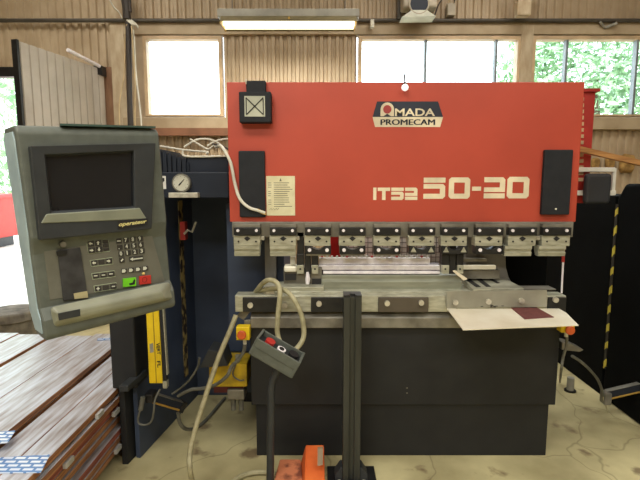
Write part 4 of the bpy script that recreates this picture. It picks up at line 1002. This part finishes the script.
for x, y, c_ in ((98, 288.6, '+'), (105.6, 287.5, ''), (113.4, 286.3, '-')):
    k = key(x, y, 6, 5, KEYD)
    if c_: mark(k, [(x - 1.6, y - .3), (x + 1.6, y - .6), (x + 1.6, y + .3), (x - 1.6, y + .6)])
    if c_ == '+': mark(k, [(x - .4, y - 1.8), (x + .4, y - 1.8), (x + .4, y + 1.8), (x - .4, y + 1.8)])
rows = (('-789', 118.8, 240.9, 7.0, -.75), ('.456', 119.7, 247.3, 7.0, -.85), ('0123', 121, 253.7, 6.9, -.9))
for chars, x, y, dx_, dy_ in rows:
    for i, ch in enumerate(chars):
        kx, ky = x + dx_ * i, y + dy_ * i; k = key(kx, ky, 5.2, 5, KEYD)
        if ch == '-': mark(k, [(kx - 1.8, ky - .3), (kx + 1.8, ky - .5), (kx + 1.8, ky + .5), (kx - 1.8, ky + .7)])
        else:
            o = con(kx - 1.1, ky + 2, yq - .0031); h_ = (con(kx, ky - 2, yq) - con(kx, ky + 2, yq)).length
            text_part(ch, 'key_mark', SYM, k, CM @ Matrix.Translation(o), h_ * (.6 if ch not in '.1' else .25), h_ * (1 if ch != '.' else .25), .03)
k = key(121.8, 260, 5.2, 5, KEYD); mark(k, [(120.6, 260.8), (122.6, 258.4), (123.6, 259.2), (121.4, 261.6)])
k = key(136, 258.6, 14, 5, KEYD); mark(k, [(130, 259.3), (133, 257.2), (133, 261)]); mark(k, [(133, 258.6), (142.5, 257.4), (142.5, 258.6), (133, 259.9)])
for x, y in ((124, 271), (131, 270.2), (138, 269.4), (145, 268.3)):
    k = key(x, y, 5.6, 4.6, KEYD); mark(k, [(x - 2, y - 1.5), (x + .6, y - 1.8), (x + 2.1, y - .2), (x + .6, y + 1.5), (x - 2, y + 1.8)])
k = key(129, 282.2, 13, 8.6, GREEN, 'start_key', th=.005)
s = MB(); s.slab([con(*q, yq - .0051) for q in ((129, 283.4), (132.5, 282.6), (134.3, 279), (135.2, 280), (134.8, 284.4), (129.6, 285.2))], (0, -.0008, 0)); s.build('hand_symbol', INK, k, local=True)
k = key(144.5, 279.8, 11.6, 8.4, REDK, 'stop_key', th=.006)
c = con(144.5, 279.6, yq - .006); s = MB(); s.tube([c + Vector((.010 * math.cos(a * .5236), -.0005, .010 * math.sin(a * .5236))) for a in range(13)], .0012, 4); s.build('stop_symbol', mat('dark_red_print', (130, 24, 24), .6), k, local=True)
c = con(143.5, 273.6, yq); MB().ball(c, .006, 2).build('indicator_lamp', mat('amber_lamp', (230, 200, 120), .3), t, local=True, smooth=True)
# wrist rest
Wr = [con(*q, .0) for q in ((48.5, 306), (170, 280), (176, 299), (51.5, 330))]
s = MB()
top = [Vector((v.x, -.0, v.z)) for v in Wr]
inn = [con(*q, -.035) for q in ((56, 313), (160, 291), (166, 299), (60, 322))]
s.loft(top, inn); s.build('wrist_rest', mat('smooth_grey_casing', (146, 148, 128), .5), t, local=True, bevel=.012, seg=3)
MB().slab([con(*q, -.036) for q in ((58, 313.5), (80, 309), (80.5, 316), (59, 320.5))], (0, .002, 0)).build('name_plate', CONSD, t, local=True)
# bracket arm behind the console back to the machine
a = CM @ Vector((.05, .11, .1)); 
MB().tube([a, Vector((-.98, 2.2, 1.60)), Vector((-1.0, 2.5, 1.64)), Vector((-1.0, 2.92, 1.66))], .03, 10).build('support_arm', CONSD, t, smooth=True)
# green sheet on top of the console
P = [CM @ Vector(v) for v in ((-.115, .01, H1 + .001), (.215, .01, H1 + .001), (.20, .10, H1 - .002), (-.10, .10, H1 - .002))]
s = MB(); s.slab([CM @ Vector(v) for v in ((-.115, -.004, H1 + .001), (.235, -.004, H1 + .001), (.22, .08, H1 + .001), (-.09, .08, H1 + .001))], (0, 0, .007))
tag(s.build('green_folder', mat('dark_green_board', (58, 84, 76), .6)), 'flat dark green folder lying on top of the control console', 'folder')

# ================================================================== TIMBER STACK
PL_TOP = mat('weathered_sky_sheen_top', (192, 196, 206), .32, 0, (134, 118, 110), 7, (5, .5, 5), lo=.3, hi=.62)  # weathered grey, with the bluish sky sheen mixed into the colour
PL_SIDE = mat('brown_board_edge', (184, 132, 88), .7, 0, (128, 82, 52), 9, (2, .4, 10))
PL_RED = mat('reddish_board_edge', (170, 96, 78), .7, 0, (120, 62, 50), 9, (2, .4, 10))
KT = 1.07
def zt_s(z): return ZC - (ZC - z) * KT
YN, YFAR = 1.2, 3.34 * KT
def board(x0, x1, z0, z1, y0, y1, label, side=PL_SIDE, group=None):
    s = MB()
    vs = [Vector((x, y, z)) for z in (z0, z1) for y in (y0, y1) for x in (x0, x1)]
    s.poly(vs, [(0, 2, 3, 1), (4, 5, 7, 6), (0, 1, 5, 4), (2, 6, 7, 3), (0, 4, 6, 2), (1, 3, 7, 5)])
    s.bm.faces.ensure_lookup_table(); s.bm.faces[1].material_index = 1
    return tag(s.build('timber_board', [side, PL_TOP], bevel=.003), label, 'board', group)
TH = .034
cols = [(-1.128, -1.250, .562), (-1.254, -1.378, .562), (-1.392, -1.640, .600), (-1.655, -1.930, .592), (-1.950, -2.20, .60), (-2.215, -2.46, .60), (-2.475, -2.72, .60)]
names = ['nearest the machine', 'second from the machine', 'third from the machine', 'fourth from the machine', 'fifth from the machine', 'sixth from the machine', 'seventh and furthest from the machine']
for i, (xb_, xa_, zt_) in enumerate(cols):
    zt_ = zt_s(zt_)
    board(xa_ * KT, xb_ * KT, zt_ - TH, zt_, YN, YFAR + random.uniform(-.03, .03), 'grey weathered top board of the timber stack, ' + names[i])
    if i in (2, 3): board(xa_ * KT, (xb_ - .004) * KT, zt_ - 2 * TH - .006, zt_ - TH - .006, YN, YFAR, 'board directly under the top one in the row %s' % names[i])
nm = ['second', 'third', 'fourth', 'fifth', 'sixth', 'seventh', 'eighth', 'ninth', 'tenth', 'bottom']
z = zt_s(.562) - TH - .014
lay = 0
while z - TH > .05:
    off = random.uniform(-.025, .012)
    board(-1.25 * KT + off * .4, -1.128 * KT + off, z - TH, z, YN + random.uniform(-.02, .05), 3.15 + random.uniform(-.1, .1), 'brown edged board, %s layer down in the near side of the timber stack' % nm[lay], PL_RED if lay % 3 == 1 else PL_SIDE)
    board(-1.70 * KT, -1.26 * KT + off * .4, z - TH, z, YN + .02, YFAR - .05, 'wide inner board, %s layer down in the timber stack' % nm[lay], PL_SIDE)
    z -= TH + .018; lay += 1
for i, y in enumerate((1.3, 2.3, 3.3)):
    s = MB(); s.box(-2.9, -1.23, y, y + .09, 0, z + .004)
    tag(s.build('bearer', BROWN), ['front', 'middle', 'rear'][i] + ' timber bearer under the stack of boards', 'bearer')
s = MB(); s.box(-2.91, -1.72 * KT - .01, YN + .05, YFAR - .05, z + .008, zt_s(.592) - TH - .042); tag(s.build('timber_bundle', PL_SIDE), 'lower bundle of timber under the far rows of boards', 'timber')
TAGM = mat('silver_foil_tag', (206, 208, 206), .3, .3)
for i, (q0, lab) in enumerate((((101, 414), 'left silver foil tag on the side of the timber stack'), ((117, 412), 'right silver foil tag on the side of the timber stack'), ((70, 462), 'large pale tag low on the near end of the timber stack'), ((119, 449), 'lower silver tag on the side of the timber stack by the guard'))):
    p = atx(*q0, -1.19); s = MB(); s.box(-1.206, -1.188, p.y - .035, p.y + .035, p.z - .013, p.z + .013); tag(s.build('foil_tag', TAGM), lab, 'tag', 'foil tags on the timber')
# printed wrap over board ends
def printed():
    m = bpy.data.materials.new('printed_wrap'); m.use_nodes = True; nt = m.node_tree; b = nt.nodes['Principled BSDF']
    tc = nt.nodes.new('ShaderNodeTexCoord'); br = nt.nodes.new('ShaderNodeTexBrick'); br.inputs['Scale'].default_value = 9
    br.inputs['Color1'].default_value = (*lin((226, 232, 240)), 1); br.inputs['Color2'].default_value = (*lin((206, 216, 232)), 1); br.inputs['Mortar'].default_value = (*lin((84, 128, 186)), 1)
    br.inputs['Mortar Size'].default_value = .06
    nt.links.new(tc.outputs['Object'], br.inputs['Vector']); nt.links.new(br.outputs[0], b.inputs['Base Color']); b.inputs['Roughness'].default_value = .35
    return m
WRAP = printed()
def wrap(qs, zz, label):
    tag(MB().slab([atz(*q, zz) for q in qs], (0, 0, .003)).build('printed_wrap', WRAP), label, 'wrap')
wrap(((0, 458), (50, 455), (41, 473), (-12, 474)), zt_s(.562) + .001, 'blue printed white wrap across the nearest boards')
wrap(((-8, 433), (15.5, 431), (8, 443), (-16, 446)), zt_s(.6) + .001, 'blue printed white wrap on the third board, at the left edge')
# straps at far end
wrap(((98, 338.5), (127, 337.5), (127.5, 339.5), (97, 340.5)), zt_s(.6) + .001, 'narrow white wrap at the far end of the boards under the console')
